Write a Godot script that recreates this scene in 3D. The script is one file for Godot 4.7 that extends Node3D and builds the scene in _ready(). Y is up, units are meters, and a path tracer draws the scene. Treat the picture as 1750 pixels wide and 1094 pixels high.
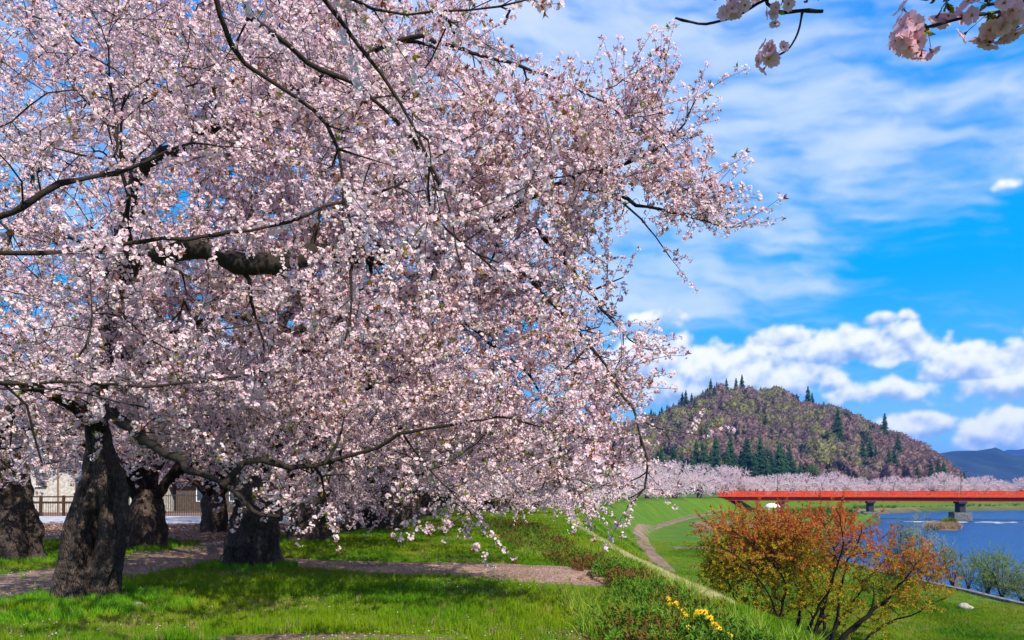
extends Node3D
# A riverside embankment lined with old cherry trees in bloom, a red bridge and a wooded hill.
# x is to the right, -z is away from the camera ("d" below is the distance along -z), y is up, units are metres; y = 0 is the embankment's top.

const FOCAL := 1300.0
const EYE := 1.6
const WATER := -4.9
const FLOOD := -3.4

var levee: PackedVector2Array = [Vector2(2.9, -60), Vector2(2.9, 32), Vector2(3.7, 45), Vector2(6.2, 65), Vector2(17, 118), Vector2(37, 168), Vector2(55, 192), Vector2(80, 222), Vector2(120, 252), Vector2(180, 280), Vector2(280, 308), Vector2(420, 335)]
var river: PackedVector2Array = [Vector2(34, -40), Vector2(25.5, 15), Vector2(23.8, 33), Vector2(23.9, 48), Vector2(26, 62), Vector2(31, 80), Vector2(42, 104), Vector2(60, 132), Vector2(78, 162), Vector2(86, 188), Vector2(98, 212), Vector2(128, 240), Vector2(185, 266), Vector2(280, 290), Vector2(420, 315)]

var rng := RandomNumberGenerator.new()
var noise := FastNoiseLite.new()
var fine := FastNoiseLite.new()
var taken := {}
var m := {}        # materials
var sprays := {}   # small blossom, leaf and grass meshes that are instanced


# ---------- geometry ----------
class Geo:
	var v := PackedVector3Array()
	var n := PackedVector3Array()
	var c := PackedColorArray()
	var i := PackedInt32Array()

	func tri(a: Vector3, b: Vector3, d: Vector3, col: Color) -> void:
		var nn := (d - a).cross(b - a).normalized()
		var k := v.size()
		v.append(a); v.append(b); v.append(d)
		n.append(nn); n.append(nn); n.append(nn)
		c.append(col); c.append(col); c.append(col)
		i.append(k); i.append(k + 1); i.append(k + 2)

	func quad(a: Vector3, b: Vector3, d: Vector3, e: Vector3, col: Color) -> void:
		tri(a, b, d, col)
		tri(a, d, e, col)

	func box(at: Vector3, size: Vector3, col: Color, turn := Basis.IDENTITY, bevel := 0.0) -> void:
		var h := size * 0.5
		var b := minf(bevel, minf(h.x, minf(h.y, h.z)) * 0.6)
		for axis in 3:
			for s in [-1.0, 1.0]:
				var nn := Vector3.ZERO
				nn[axis] = s
				var u := Vector3.ZERO
				var w := Vector3.ZERO
				u[(axis + 1) % 3] = h[(axis + 1) % 3] - b
				w[(axis + 2) % 3] = h[(axis + 2) % 3] - b
				if s < 0:
					u = -u
				var o := nn * h[axis]
				quad(at + turn * (o - u - w), at + turn * (o - u + w), at + turn * (o + u + w), at + turn * (o + u - w), col)
		if b > 0.0:
			for axis in 3:
				var p := (axis + 1) % 3
				var q := (axis + 2) % 3
				for s in [-1.0, 1.0]:
					for t in [-1.0, 1.0]:
						var l := Vector3.ZERO
						l[axis] = h[axis] - b
						var a1 := Vector3.ZERO
						a1[p] = s * h[p]
						a1[q] = t * (h[q] - b)
						var a2 := Vector3.ZERO
						a2[p] = s * (h[p] - b)
						a2[q] = t * h[q]
						if s * t > 0:
							quad(at + turn * (a1 - l), at + turn * (a1 + l), at + turn * (a2 + l), at + turn * (a2 - l), col)
						else:
							quad(at + turn * (a2 - l), at + turn * (a2 + l), at + turn * (a1 + l), at + turn * (a1 - l), col)

	func tube(p: PackedVector3Array, r: PackedFloat32Array, sides: int, col: Color) -> void:
		var count := p.size()
		var t := (p[1] - p[0]).normalized()
		var u := t.cross(Vector3.UP if absf(t.y) < 0.9 else Vector3.RIGHT).normalized()
		var start := v.size()
		for k in count:
			var tk := (p[mini(k + 1, count - 1)] - p[maxi(k - 1, 0)]).normalized()
			u = (u - tk * u.dot(tk)).normalized()
			var w := tk.cross(u)
			for s in sides:
				var a := TAU * s / sides
				var dir := u * cos(a) + w * sin(a)
				v.append(p[k] + dir * r[k]); n.append(dir); c.append(col)
		for k in count - 1:
			for s in sides:
				var a0 := start + k * sides + s
				var a1 := start + k * sides + (s + 1) % sides
				i.append(a0); i.append(a0 + sides); i.append(a1)
				i.append(a1); i.append(a0 + sides); i.append(a1 + sides)
		var tip := v.size()
		v.append(p[count - 1]); n.append(t); c.append(col)
		for s in sides:
			i.append(tip); i.append(start + (count - 1) * sides + (s + 1) % sides); i.append(start + (count - 1) * sides + s)

	func smooth() -> void:
		for k in n.size():
			n[k] = Vector3.ZERO
		for k in range(0, i.size(), 3):
			var a := v[i[k]]
			var nn := (v[i[k + 2]] - a).cross(v[i[k + 1]] - a)
			for j in 3:
				n[i[k + j]] += nn
		for k in n.size():
			n[k] = n[k].normalized()

	func into(am: ArrayMesh, mat: Material) -> ArrayMesh:
		if v.is_empty():
			return am
		var arrays := []
		arrays.resize(Mesh.ARRAY_MAX)
		arrays[Mesh.ARRAY_VERTEX] = v
		arrays[Mesh.ARRAY_NORMAL] = n
		arrays[Mesh.ARRAY_COLOR] = c
		arrays[Mesh.ARRAY_INDEX] = i
		am.add_surface_from_arrays(Mesh.PRIMITIVE_TRIANGLES, arrays)
		am.surface_set_material(am.get_surface_count() - 1, mat)
		return am

	func mesh(mat: Material) -> ArrayMesh:
		return into(ArrayMesh.new(), mat)


func numbered(called: String, parent: Node) -> String:
	var key := called + "@" + str(parent.get_instance_id())
	var k: int = taken.get(key, 0)
	taken[key] = k + 1
	return called if k == 0 else "%s_%03d" % [called, k]


func tag(o: Node, label: String, category: String, group := "") -> Node:
	o.set_meta("label", label)
	o.set_meta("category", category)
	if group != "":
		o.set_meta("group", group)
	return o


func thing(called: String, at: Vector3, label: String, category: String, group := "") -> Node3D:
	var o := Node3D.new()
	o.name = numbered(called, self)
	o.position = at
	add_child(o, true)
	tag(o, label, category, group)
	return o


func put(called: String, mesh: Mesh, parent: Node = self, at := Vector3.ZERO, kind := "") -> MeshInstance3D:
	var o := MeshInstance3D.new()
	o.name = numbered(called, parent)
	o.mesh = mesh
	o.position = at
	if kind != "":
		o.set_meta("kind", kind)
	parent.add_child(o, true)
	return o


func scatter(called: String, mesh: Mesh, where: Array, tint: PackedColorArray, parent: Node = self) -> void:
	if where.is_empty():
		return
	var mm := MultiMesh.new()
	mm.transform_format = MultiMesh.TRANSFORM_3D
	mm.use_colors = true
	mm.mesh = mesh
	mm.instance_count = where.size()
	for k in where.size():
		mm.set_instance_transform(k, where[k])
		mm.set_instance_color(k, tint[k])
	var o := MultiMeshInstance3D.new()
	o.name = numbered(called, parent)
	o.multimesh = mm
	o.set_meta("kind", "stuff")
	parent.add_child(o, true)


func copy(o: Node3D, label := "") -> Node3D:
	var called := str(o.name).trim_suffix("_" + str(o.name).get_slice("_", str(o.name).get_slice_count("_") - 1)) if str(o.name).right(3).is_valid_int() else str(o.name)
	var r: Node3D = o.duplicate()
	r.name = numbered(called, self)
	add_child(r, true)
	if label != "":
		r.set_meta("label", label)
	return r


func box_part(called: String, at: Vector3, size: Vector3, mat: Material, parent: Node, bevel := 0.0, turn := Basis.IDENTITY) -> MeshInstance3D:
	var g := Geo.new()
	g.box(Vector3.ZERO, size, Color.WHITE, turn, bevel)
	return put(called, g.mesh(mat), parent, at)


# a direction of the photograph (its pixel) carried out to the distance d
func at(px: float, py: float, d: float) -> Vector3:
	return Vector3((px - 875.0) / FOCAL * d, EYE + (840.0 - py) / FOCAL * d, -d)


func ordinal(k: int) -> String:
	return ["first", "second", "third", "fourth", "fifth", "sixth", "seventh", "eighth", "ninth", "tenth", "eleventh", "twelfth", "thirteenth", "fourteenth", "fifteenth", "sixteenth", "seventeenth", "eighteenth", "nineteenth", "twentieth", "twenty-first", "twenty-second", "twenty-third", "twenty-fourth", "twenty-fifth", "twenty-sixth", "twenty-seventh", "twenty-eighth", "twenty-ninth", "thirtieth", "thirty-first"][k]


func rnd(a: float, b: float) -> float:
	return rng.randf_range(a, b)


func ball() -> Vector3:
	for k in 20:
		var p := Vector3(rnd(-1, 1), rnd(-1, 1), rnd(-1, 1))
		if p.length_squared() < 1.0:
			return p
	return Vector3.ZERO


func upright(dir: Vector3, roll: float, s := 1.0) -> Basis:
	var y := dir.normalized()
	var x := y.cross(Vector3.UP if absf(y.y) < 0.95 else Vector3.RIGHT).normalized()
	x = x.rotated(y, roll)
	return Basis(x, y, x.cross(y)).scaled_local(Vector3(s, s, s))


# signed distance to a line in plan: positive on its right (the river's side)
func beside(line: PackedVector2Array, x: float, d: float) -> float:
	var best := 1e9
	var out := 0.0
	var p := Vector2(x, d)
	for k in line.size() - 1:
		var a := line[k]
		var ab := line[k + 1] - a
		var t := clampf((p - a).dot(ab) / ab.length_squared(), 0.0, 1.0)
		var off := p - (a + ab * t)
		var q := off.length_squared()
		if q < best - 1e-6:
			best = q
			out = sqrt(q) * (1.0 if off.x * ab.y - off.y * ab.x > 0.0 else -1.0)
	return out


func along(line: PackedVector2Array, d: float, offset: float) -> Vector2:
	for k in line.size() - 1:
		if d <= line[k + 1].y or k == line.size() - 2:
			var dir := (line[k + 1] - line[k]).normalized()
			var p := line[k].lerp(line[k + 1], (d - line[k].y) / (line[k + 1].y - line[k].y))
			return p + Vector2(dir.y, -dir.x) * offset
	return Vector2.ZERO


func ground(x: float, d: float) -> float:
	var dl := beside(levee, x, d)
	var dr := beside(river, x, d)
	var y := FLOOD * smoothstep(-0.3, 5.6, dl)
	y -= 2.8 * smoothstep(-1.0, 2.6, dr)
	y += noise.get_noise_2d(x * 6.0, d * 6.0) * (0.10 if d < 300 else 0.3)
	if dl < 0.0:
		y += 0.05 * smoothstep(-1.6, 0.0, dl)
	return y


func noise_texture(frequency: float, low: Color, high: Color, sd: int, octaves := 4, size := 512, kind := FastNoiseLite.TYPE_SIMPLEX_SMOOTH) -> NoiseTexture2D:
	var f := FastNoiseLite.new()
	f.noise_type = kind
	f.seed = sd
	f.frequency = frequency
	f.fractal_octaves = octaves
	var t := NoiseTexture2D.new()
	t.width = size
	t.height = size
	t.seamless = true
	t.noise = f
	var ramp := Gradient.new()
	ramp.set_color(0, low)
	ramp.set_color(1, high)
	t.color_ramp = ramp
	return t


func grey(a: float) -> Color:
	return Color(a, a, a)


func paint(rough: float, tex: Texture2D = null, scale := 1.0, bump: Texture2D = null, depth := 0.0, bump_scale := 0.0) -> StandardMaterial3D:
	var s := StandardMaterial3D.new()
	s.vertex_color_use_as_albedo = true
	s.roughness = rough
	s.metallic_specular = 0.3
	if tex or bump:
		s.uv1_triplanar = true
		s.uv1_world_triplanar = true
		s.uv1_scale = Vector3.ONE * scale
		s.albedo_texture = tex
	if bump:
		s.heightmap_enabled = true
		s.heightmap_texture = bump
		s.heightmap_scale = depth
	return s


func plain(lin: Color, rough: float, tex: Texture2D = null, scale := 1.0) -> StandardMaterial3D:
	var s := paint(rough, tex, scale)
	s.vertex_color_use_as_albedo = false
	s.albedo_color = lin.linear_to_srgb()
	return s


func make_materials() -> void:
	var rough_noise := noise_texture(0.02, grey(0.42), grey(1.0), 3, 5)
	var soft_noise := noise_texture(0.012, grey(0.72), grey(1.0), 5, 4)
	var bark_bump := noise_texture(0.03, grey(0.0), grey(1.0), 9, 5)
	m.bark = paint(0.9, rough_noise, 1.6, bark_bump, 9.0)
	m.bark.uv1_scale = Vector3(2.6, 0.75, 2.6)
	m.branch = paint(0.85, rough_noise, 3.0)
	m.twig = paint(0.8)
	m.petal = paint(0.6)
	m.petal.metallic_specular = 0.2
	m.petal.backlight_enabled = true
	m.petal.backlight = Color(0.95, 0.90, 0.92).linear_to_srgb()
	m.leaf = paint(0.6)
	m.leaf.backlight_enabled = true
	m.leaf.backlight = Color(0.6, 0.6, 0.5).linear_to_srgb()
	m.grass = paint(0.65)
	m.grass.metallic_specular = 0.2
	m.grass.backlight_enabled = true
	m.grass.backlight = Color(0.5, 0.5, 0.4).linear_to_srgb()
	m.turf = paint(0.95, noise_texture(0.05, grey(0.55), grey(1.0), 21, 5), 0.55)
	m.dirt = paint(0.95, noise_texture(0.04, grey(0.55), grey(1.0), 23, 5), 0.5, noise_texture(0.05, grey(0), grey(1), 24, 5), 4.0)
	m.stone = paint(0.9, rough_noise, 1.2)
	m.hill = paint(0.95, soft_noise, 0.05)
	m.concrete = plain(Color(0.30, 0.29, 0.28), 0.9, rough_noise, 0.25)
	m.asphalt = plain(Color(0.50, 0.52, 0.57), 0.9, soft_noise, 0.3)
	m.red = plain(Color(0.85, 0.085, 0.025), 0.5, soft_noise, 0.3)
	m.dark_red = plain(Color(0.60, 0.03, 0.012), 0.55, soft_noise, 0.3)  # the bridge red darkened, the deck's shade on the girder put into its colour
	m.iron = plain(Color(0.03, 0.032, 0.035), 0.6)
	m.fence = plain(Color(0.06, 0.032, 0.018), 0.8, soft_noise, 1.0)
	m.white = plain(Color(0.75, 0.76, 0.78), 0.6)
	m.rail = plain(Color(0.62, 0.70, 0.82), 0.5)
	m.wall = plain(Color(0.58, 0.55, 0.50), 0.9, soft_noise, 0.6)
	m.trim = plain(Color(0.16, 0.09, 0.06), 0.7)
	m.roof = plain(Color(0.13, 0.17, 0.26), 0.6, soft_noise, 0.5)
	m.glass = plain(Color(0.03, 0.05, 0.08), 0.12)
	m.glass.metallic_specular = 0.5
	m.pier = plain(Color(0.085, 0.085, 0.095), 0.9, rough_noise, 0.4)  # concrete darkened, the shadow of the deck put into its colour
	m.shed = plain(Color(0.10, 0.075, 0.06), 0.9, soft_noise, 0.6)
	m.curtain = plain(Color(0.30, 0.16, 0.09), 0.8)
	m.lamp = plain(Color(0.7, 0.7, 0.68), 0.4)
	m.cloth = paint(0.9)
	m.water = StandardMaterial3D.new()
	m.water.albedo_color = Color(0.0, 0.125, 0.42).linear_to_srgb()
	m.water.roughness = 0.28
	m.water.metallic_specular = 0.2
	m.water.uv1_triplanar = true
	m.water.uv1_world_triplanar = true
	m.water.uv1_scale = Vector3(0.10, 0.1, 0.30)
	m.water.heightmap_enabled = true
	m.water.heightmap_texture = noise_texture(0.022, grey(0), grey(1), 31, 5)
	m.water.heightmap_scale = 130.0


# ---------- the sky ----------
func smooth01(a: float, b: float, x: float) -> float:
	return smoothstep(a, b, x)


func make_sky() -> ImageTexture:
	var w := 3072
	var h := 1536
	var img := Image.create(w, h, false, Image.FORMAT_RGBF)
	var streak := FastNoiseLite.new()
	streak.seed = 4
	streak.frequency = 1.0
	streak.fractal_octaves = 5
	streak.fractal_gain = 0.55
	var puff := FastNoiseLite.new()
	puff.seed = 12
	puff.frequency = 1.0
	puff.fractal_octaves = 5
	puff.fractal_gain = 0.52
	# heaps of cumulus: azimuth, height, half width, half height (degrees), fullness
	var heaps := []
	for q in [[1430, 600, 185, 42, 1.15], [1525, 592, 85, 48, 1.35], [1345, 580, 70, 26, 1.1], [1690, 622, 115, 46, 1.15], [1650, 605, 40, 24, 0.8], [1220, 650, 230, 64, 1.5], [1130, 640, 150, 66, 1.5], [1560, 735, 90, 34, 1.2], [1720, 735, 110, 55, 1.15], [1500, 672, 110, 26, 0.62], [1400, 660, 90, 22, 0.5],
			[1505, 549, 32, 15, 0.75], [1553, 541, 20, 12, 0.6], [1722, 316, 24, 13, 0.55], [1130, 548, 50, 18, 0.6], [1600, 640, 40, 24, 0.75], [1830, 640, 120, 60, 1.0], [1900, 560, 130, 40, 0.9], [700, 640, 260, 60, 1.0], [300, 600, 260, 60, 1.0], [-100, 640, 240, 60, 1.0]]:
		var az := rad_to_deg(atan((q[0] - 875.0) / FOCAL))
		var el := rad_to_deg(atan((840.0 - q[1]) / FOCAL * cos(deg_to_rad(az))))
		var k := rad_to_deg(1.0 / FOCAL) * pow(cos(deg_to_rad(az)), 1.6)
		heaps.append([az, el, q[2] * k, q[3] * k, q[4]])
	rng.seed = 77
	for q in 26:
		heaps.append([fposmod(40.0 + 280.0 * q / 26.0 + rnd(-4, 4) + 180.0, 360.0) - 180.0, rnd(4, 13), rnd(5, 10), rnd(1.5, 3.0), rnd(0.8, 1.2)])
	var stops := [[-90.0, Color8(150, 195, 235)], [0.0, Color8(150, 203, 244)], [4.0, Color8(132, 197, 245)], [9.0, Color8(70, 178, 246)], [15.0, Color8(6, 166, 243)], [24.0, Color8(6, 150, 240)], [34.0, Color8(14, 136, 234)], [60.0, Color8(22, 110, 214)], [90.0, Color8(24, 100, 205)]]
	for y in h:
		var el := 90.0 - 180.0 * (y + 0.5) / h
		var step := 1 if el > -1.0 and el < 42.0 else 6
		if y % step != 0:
			continue
		var base := Color.BLACK
		for s in stops.size() - 1:
			if el >= stops[s][0] and el <= stops[s + 1][0]:
				base = stops[s][1].srgb_to_linear().lerp(stops[s + 1][1].srgb_to_linear(), smoothstep(stops[s][0], stops[s + 1][0], el))
		var x := 0
		while x < w:
			# the first column looks along -z; columns run to the right
			var az := fposmod(360.0 * (x + 0.5) / w + 180.0, 360.0) - 180.0
			var across := step if absf(az) < 46.0 else maxi(step, 4)
			var c := base
			if el > -1.0:
				var ra := deg_to_rad(az)
				var sx := sin(ra)
				var cx := cos(ra)
				# high thin cloud, drawn out by the wind
				var lift := el + 9.0 * sx
				var warp := streak.get_noise_3d(sx * 2.4, lift * 0.05, cx * 2.4)
				var st := streak.get_noise_3d(sx * 5.0 + warp * 0.6, lift * 0.34 + warp * 0.8, cx * 5.0)
				var broad := streak.get_noise_3d(sx * 1.3 + 7.0, el * 0.06, cx * 1.3)
				var veil := 0.72 + 1.1 * broad  # outside the view the veil is thickened to brighten the shade below
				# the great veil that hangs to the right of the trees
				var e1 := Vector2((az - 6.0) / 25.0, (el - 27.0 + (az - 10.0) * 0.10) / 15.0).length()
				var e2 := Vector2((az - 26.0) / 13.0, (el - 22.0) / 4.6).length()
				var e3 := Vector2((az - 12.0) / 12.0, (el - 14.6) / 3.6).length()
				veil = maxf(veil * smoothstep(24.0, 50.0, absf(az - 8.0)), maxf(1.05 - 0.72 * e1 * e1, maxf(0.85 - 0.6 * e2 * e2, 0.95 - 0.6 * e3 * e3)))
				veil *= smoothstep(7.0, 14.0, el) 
				var wisp := streak.get_noise_3d(sx * 9.0 + warp, lift * 1.1 + warp * 1.6, cx * 9.0)
				var thick := clampf(smoothstep(0.0, 1.0, veil + st * 0.6 + wisp * 0.4), 0.0, 1.0) * 0.68
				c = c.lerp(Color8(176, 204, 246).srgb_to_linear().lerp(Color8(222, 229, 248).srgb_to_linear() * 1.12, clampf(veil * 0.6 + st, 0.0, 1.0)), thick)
				if el < 21.0:
					var field := -1.0
					var up := -1.0
					for q in heaps:
						var dx: float = (az - q[0]) / q[2]
						if absf(dx) > 1.5:
							continue
						var dy: float = (el - q[1]) / q[3]
						var flat := 1.9 if dy < 0.0 else 1.0
						var f: float = q[4] * (1.0 - dx * dx - dy * dy * flat)
						if f > field:
							field = f
							up = dy
					if field > -1.0:
						var nx := sx * 22.0
						var nz := cx * 22.0
						var n1 := puff.get_noise_3d(nx, el * 0.42, nz)
						var n2 := puff.get_noise_3d(nx, el * 0.42 + 0.28, nz)
						var body := smoothstep(-0.10, 0.50, field * 0.85 + n1 * 1.0 + 0.02)
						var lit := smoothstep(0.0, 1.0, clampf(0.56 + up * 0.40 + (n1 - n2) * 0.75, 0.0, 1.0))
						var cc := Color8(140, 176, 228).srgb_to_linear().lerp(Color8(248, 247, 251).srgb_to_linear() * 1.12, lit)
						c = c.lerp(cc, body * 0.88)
			if step == 1 and across == 1:
				img.set_pixel(x, y, c)
			else:
				img.fill_rect(Rect2i(x, y, across, step), c)
			x += across
	return ImageTexture.create_from_image(img)


# ---------- small meshes ----------
func petal_tone() -> Color:
	var t := rng.randf()
	var a := Color(0.945, 0.79, 0.845)
	if t < 0.30:
		a = Color(0.91, 0.67, 0.73)
	elif t < 0.62:
		a = Color(0.96, 0.89, 0.91)
	return a


func leaf_tone() -> Color:
	var t := rng.randf()
	if t < 0.45:
		return Color(0.25, 0.095, 0.03)
	if t < 0.8:
		return Color(0.30, 0.24, 0.02)
	return Color(0.19, 0.29, 0.02)


func flower(g: Geo, p: Vector3, dir: Vector3, r: float, lod: int) -> void:
	var b := upright(dir, rng.randf() * TAU)
	var tone := petal_tone()
	if lod >= 2:
		tone = tone.lerp(Color(0.94, 0.86, 0.88), 0.5)
		var fan := []
		for k in 5:
			var a := TAU * k / 5.0
			fan.append(p + b * Vector3(cos(a) * r, r * rnd(0.0, 0.5), sin(a) * r))
		g.tri(fan[0], fan[2], fan[1], tone)
		g.tri(fan[0], fan[3], fan[2], tone)
		g.tri(fan[0], fan[4], fan[3], tone)
		return
	var cup := rnd(0.05, 0.5)
	var gape := rnd(0.72, 1.0)
	for k in 5:
		var a := TAU * (k + rnd(-0.08, 0.08)) / 5.0
		var o := Vector3(cos(a), 0, sin(a))
		var s := Vector3(-sin(a), 0, cos(a))
		var t2 := tone * rnd(0.92, 1.0)
		t2.a = 1.0
		var lift := cup * rnd(0.7, 1.3)
		var l := p + b * (o * r * 0.62 * gape + s * r * 0.46 + Vector3.UP * r * lift * 0.55)
		var rr := p + b * (o * r * 0.62 * gape - s * r * 0.46 + Vector3.UP * r * lift * 0.55)
		if lod == 1:
			var tip := p + b * (o * r * gape + Vector3.UP * r * lift)
			g.tri(p, l, tip, t2)
			g.tri(p, tip, rr, t2)
		else:
			var tl := p + b * (o * r * 1.0 * gape + s * r * 0.2 + Vector3.UP * r * lift)
			var tr := p + b * (o * r * 1.0 * gape - s * r * 0.2 + Vector3.UP * r * lift)
			var nt := p + b * (o * r * 0.88 * gape + Vector3.UP * r * lift * 0.9)
			g.tri(p, l, nt, t2)
			g.tri(l, tl, nt, t2)
			g.tri(p, nt, rr, t2)
			g.tri(nt, tr, rr, t2)
	# the red eye and the calyx behind it
	var eye := Color(0.42, 0.13, 0.15) if rng.randf() < 0.7 else Color(0.50, 0.36, 0.08)
	var q := p + b * Vector3(0, r * 0.1, 0)
	var e := r * (0.22 if lod == 0 else 0.18)
	g.tri(q + b * Vector3(e, 0, 0), q + b * Vector3(-e * 0.5, 0, e * 0.87), q + b * Vector3(-e * 0.5, 0, -e * 0.87), eye)


func leaflet(g: Geo, p: Vector3, dir: Vector3, length: float, width: float, tone: Color, droop := 0.2) -> void:
	var y := dir.normalized()
	var s := y.cross(Vector3(rnd(-1, 1), rnd(-1, 1), rnd(-1, 1))).normalized() * width * 0.5
	var fold := y.cross(s).normalized() * length * droop
	var mid := p + y * length * 0.45
	g.tri(p, mid + s, p + y * length - fold, tone)
	g.tri(p, p + y * length - fold, mid - s + fold * 0.3, tone)


# a cluster of blossoms on a spur, opening towards dir
func cluster(g: Geo, stems: Geo, p: Vector3, dir: Vector3, r: float, count: int, lod: int) -> void:
	for k in count:
		var o := (dir * 0.75 + ball() * 1.25).normalized()
		var at2 := p + o * r * rnd(0.72, 1.08)
		flower(g, at2, (o + ball() * 0.6).normalized(), rnd(0.0150, 0.0195) * (1.0 if lod < 2 else 1.55), lod)
		if lod == 0 or (lod == 1 and k % 3 == 0):
			var side := o.cross(Vector3(0.3, 0.9, 0.2)).normalized() * 0.0012
			stems.tri(p - side, at2, p + side, Color(0.20, 0.09, 0.05))
	if rng.randf() < (0.46 if lod < 2 else 0.3):
		var tone := leaf_tone()
		for k in rng.randi_range(4, 6):
			leaflet(g, p + dir * r * 0.85, (dir * 1.0 + ball()).normalized(), rnd(0.036, 0.060) * (1.0 if lod < 2 else 1.3), rnd(0.012, 0.02) * (1.0 if lod < 2 else 1.4), tone)


func blossom_spray(lod: int) -> ArrayMesh:
	var g := Geo.new()
	var w := Geo.new()
	var length := 0.52
	var bend := Vector3(rnd(-0.1, 0.1), 0, rnd(-0.1, 0.1))
	var pts := PackedVector3Array()
	var rad := PackedFloat32Array()
	for k in 4:
		var t := k / 3.0
		pts.append(Vector3(0, length * t, 0) + bend * t * t)
		rad.append(lerpf(0.0045, 0.0018, t))
	w.tube(pts, rad, 3, Color(0.045, 0.032, 0.028))
	var spots := 7 if lod < 2 else 6
	for k in spots:
		var t := (k + 0.6 + rnd(-0.3, 0.3)) / spots
		var p := Vector3(0, length * t, 0) + bend * t * t
		var a := rng.randf() * TAU
		var dir := Vector3(cos(a), rnd(-0.2, 0.6), sin(a)).normalized()
		if k == spots - 1:
			dir = Vector3.UP
		cluster(g, w, p + dir * 0.012, dir, rnd(0.034, 0.050), rng.randi_range(11, 14) if lod < 2 else rng.randi_range(4, 6), lod)
	return w.into(g.mesh(m.petal), m.twig)


func leaf_spray(length: float, count: int, leaf: float) -> ArrayMesh:
	var g := Geo.new()
	var w := Geo.new()
	w.tube(PackedVector3Array([Vector3.ZERO, Vector3(rnd(-0.03, 0.03), length * 0.6, rnd(-0.03, 0.03)), Vector3(0, length, 0)]), PackedFloat32Array([0.004, 0.003, 0.0015]), 3, Color(0.12, 0.06, 0.05))
	for k in count:
		var t := rnd(0.2, 1.0)
		leaflet(g, Vector3(0, length * t, 0), Vector3(rnd(-1, 1), rnd(-0.1, 0.9), rnd(-1, 1)), leaf * rnd(0.7, 1.2), leaf * rnd(0.3, 0.5), Color.WHITE * rnd(0.75, 1.0))
	return w.into(g.mesh(m.leaf), m.twig)


func grass_tuft(blades: int, spread: float, tall: float, wide: float) -> ArrayMesh:
	var g := Geo.new()
	for k in blades:
		var a := rng.randf() * TAU
		var p := Vector3(cos(a), 0, sin(a)) * spread * sqrt(rng.randf())
		var lean := Vector3(rnd(-1, 1), 0, rnd(-1, 1)) * tall * rnd(0.1, 0.6)
		var hh := tall * rnd(0.45, 1.0)
		var s := Vector3(cos(a * 3.1), 0, sin(a * 3.1)) * wide * 0.5
		var mid := p + lean * 0.35 + Vector3.UP * hh * 0.6
		var tone := Color.WHITE * rnd(0.75, 1.0)
		tone.a = 1.0
		g.tri(p - s, mid + s * 0.8, p + s, tone)
		g.tri(p - s, mid - s * 0.8, mid + s * 0.8, tone)
		g.tri(mid - s * 0.8, p + lean + Vector3.UP * hh, mid + s * 0.8, tone)
	return g.mesh(m.grass)


func make_sprays() -> void:
	rng.seed = 5
	for lod in 3:
		var list := []
		for k in [3, 6, 5][lod]:
			list.append(blossom_spray(lod))
		sprays[lod] = list
	sprays.maple = [leaf_spray(0.5, 46, 0.055), leaf_spray(0.5, 46, 0.055), leaf_spray(0.5, 40, 0.06)]
	sprays.bush = [leaf_spray(0.5, 26, 0.07), leaf_spray(0.5, 24, 0.07)]
	sprays.evergreen = [leaf_spray(0.9, 46, 0.22), leaf_spray(0.9, 46, 0.22)]
	sprays.herb = [leaf_spray(0.26, 16, 0.06), leaf_spray(0.2, 14, 0.055), leaf_spray(0.32, 14, 0.07)]


# ---------- trees ----------
var sk_p := PackedVector3Array()
var sk_d := PackedVector3Array()
var sk_r := PackedFloat32Array()
var sk_grid := {}


func sk_add(p: Vector3, d: Vector3, r: float) -> void:
	var key := Vector3i(p.floor())
	if not sk_grid.has(key):
		sk_grid[key] = []
	sk_grid[key].append(sk_p.size())
	sk_p.append(p)
	sk_d.append(d)
	sk_r.append(r)


func sk_near(t: Vector3, reach: int) -> int:
	var key := Vector3i(t.floor())
	var best := 1e9
	var out := -1
	for ring in reach + 1:
		for x in range(-ring, ring + 1):
			for y in range(-ring, ring + 1):
				for z in range(-ring, ring + 1):
					if maxi(absi(x), maxi(absi(y), absi(z))) != ring:
						continue
					var cell = sk_grid.get(key + Vector3i(x, y, z))
					if cell == null:
						continue
					for k: int in cell:
						var off := t - sk_p[k]
						var l := off.length()
						var cost := l * (1.35 - 0.35 * off.dot(sk_d[k]) / maxf(l, 0.01))
						if cost < best and l > 0.15:
							best = cost
							out = k
		if out >= 0 and ring >= 1:
			return out
	return out


# lets a branch grow to t from the nearest wood; returns the points along it
func sk_branch(t: Vector3, g: Geo, r0: float, r1: float, sides: int, droop: float, reach: int, tone: Color) -> PackedVector3Array:
	var pts := PackedVector3Array()
	var k := sk_near(t, reach)
	if k < 0:
		return pts
	var a := sk_p[k]
	var l := a.distance_to(t)
	var dt := (t - a) / l
	var c1 := a + (sk_d[k] * 0.6 + dt * 0.6 + Vector3(0, 0.15, 0)).normalized() * l * 0.38
	var c2 := t - (dt + ball() * 0.5 + Vector3(0, -droop, 0)).normalized() * l * 0.34
	var count := clampi(int(l / 0.2), 2, 18)
	var rad := PackedFloat32Array()
	var from := minf(r0, sk_r[k] * 0.75)
	for j in count + 1:
		var q := float(j) / count
		pts.append(a.bezier_interpolate(c1, c2, t, q) + (ball() * minf(l, 1.5) * 0.03 if j > 0 else Vector3.ZERO))
		rad.append(lerpf(from, r1, q))
	g.tube(pts, rad, sides, tone)
	for j in range(1, count + 1):
		sk_add(pts[j], (pts[j] - pts[j - 1]).normalized(), rad[j])
	return pts


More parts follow.
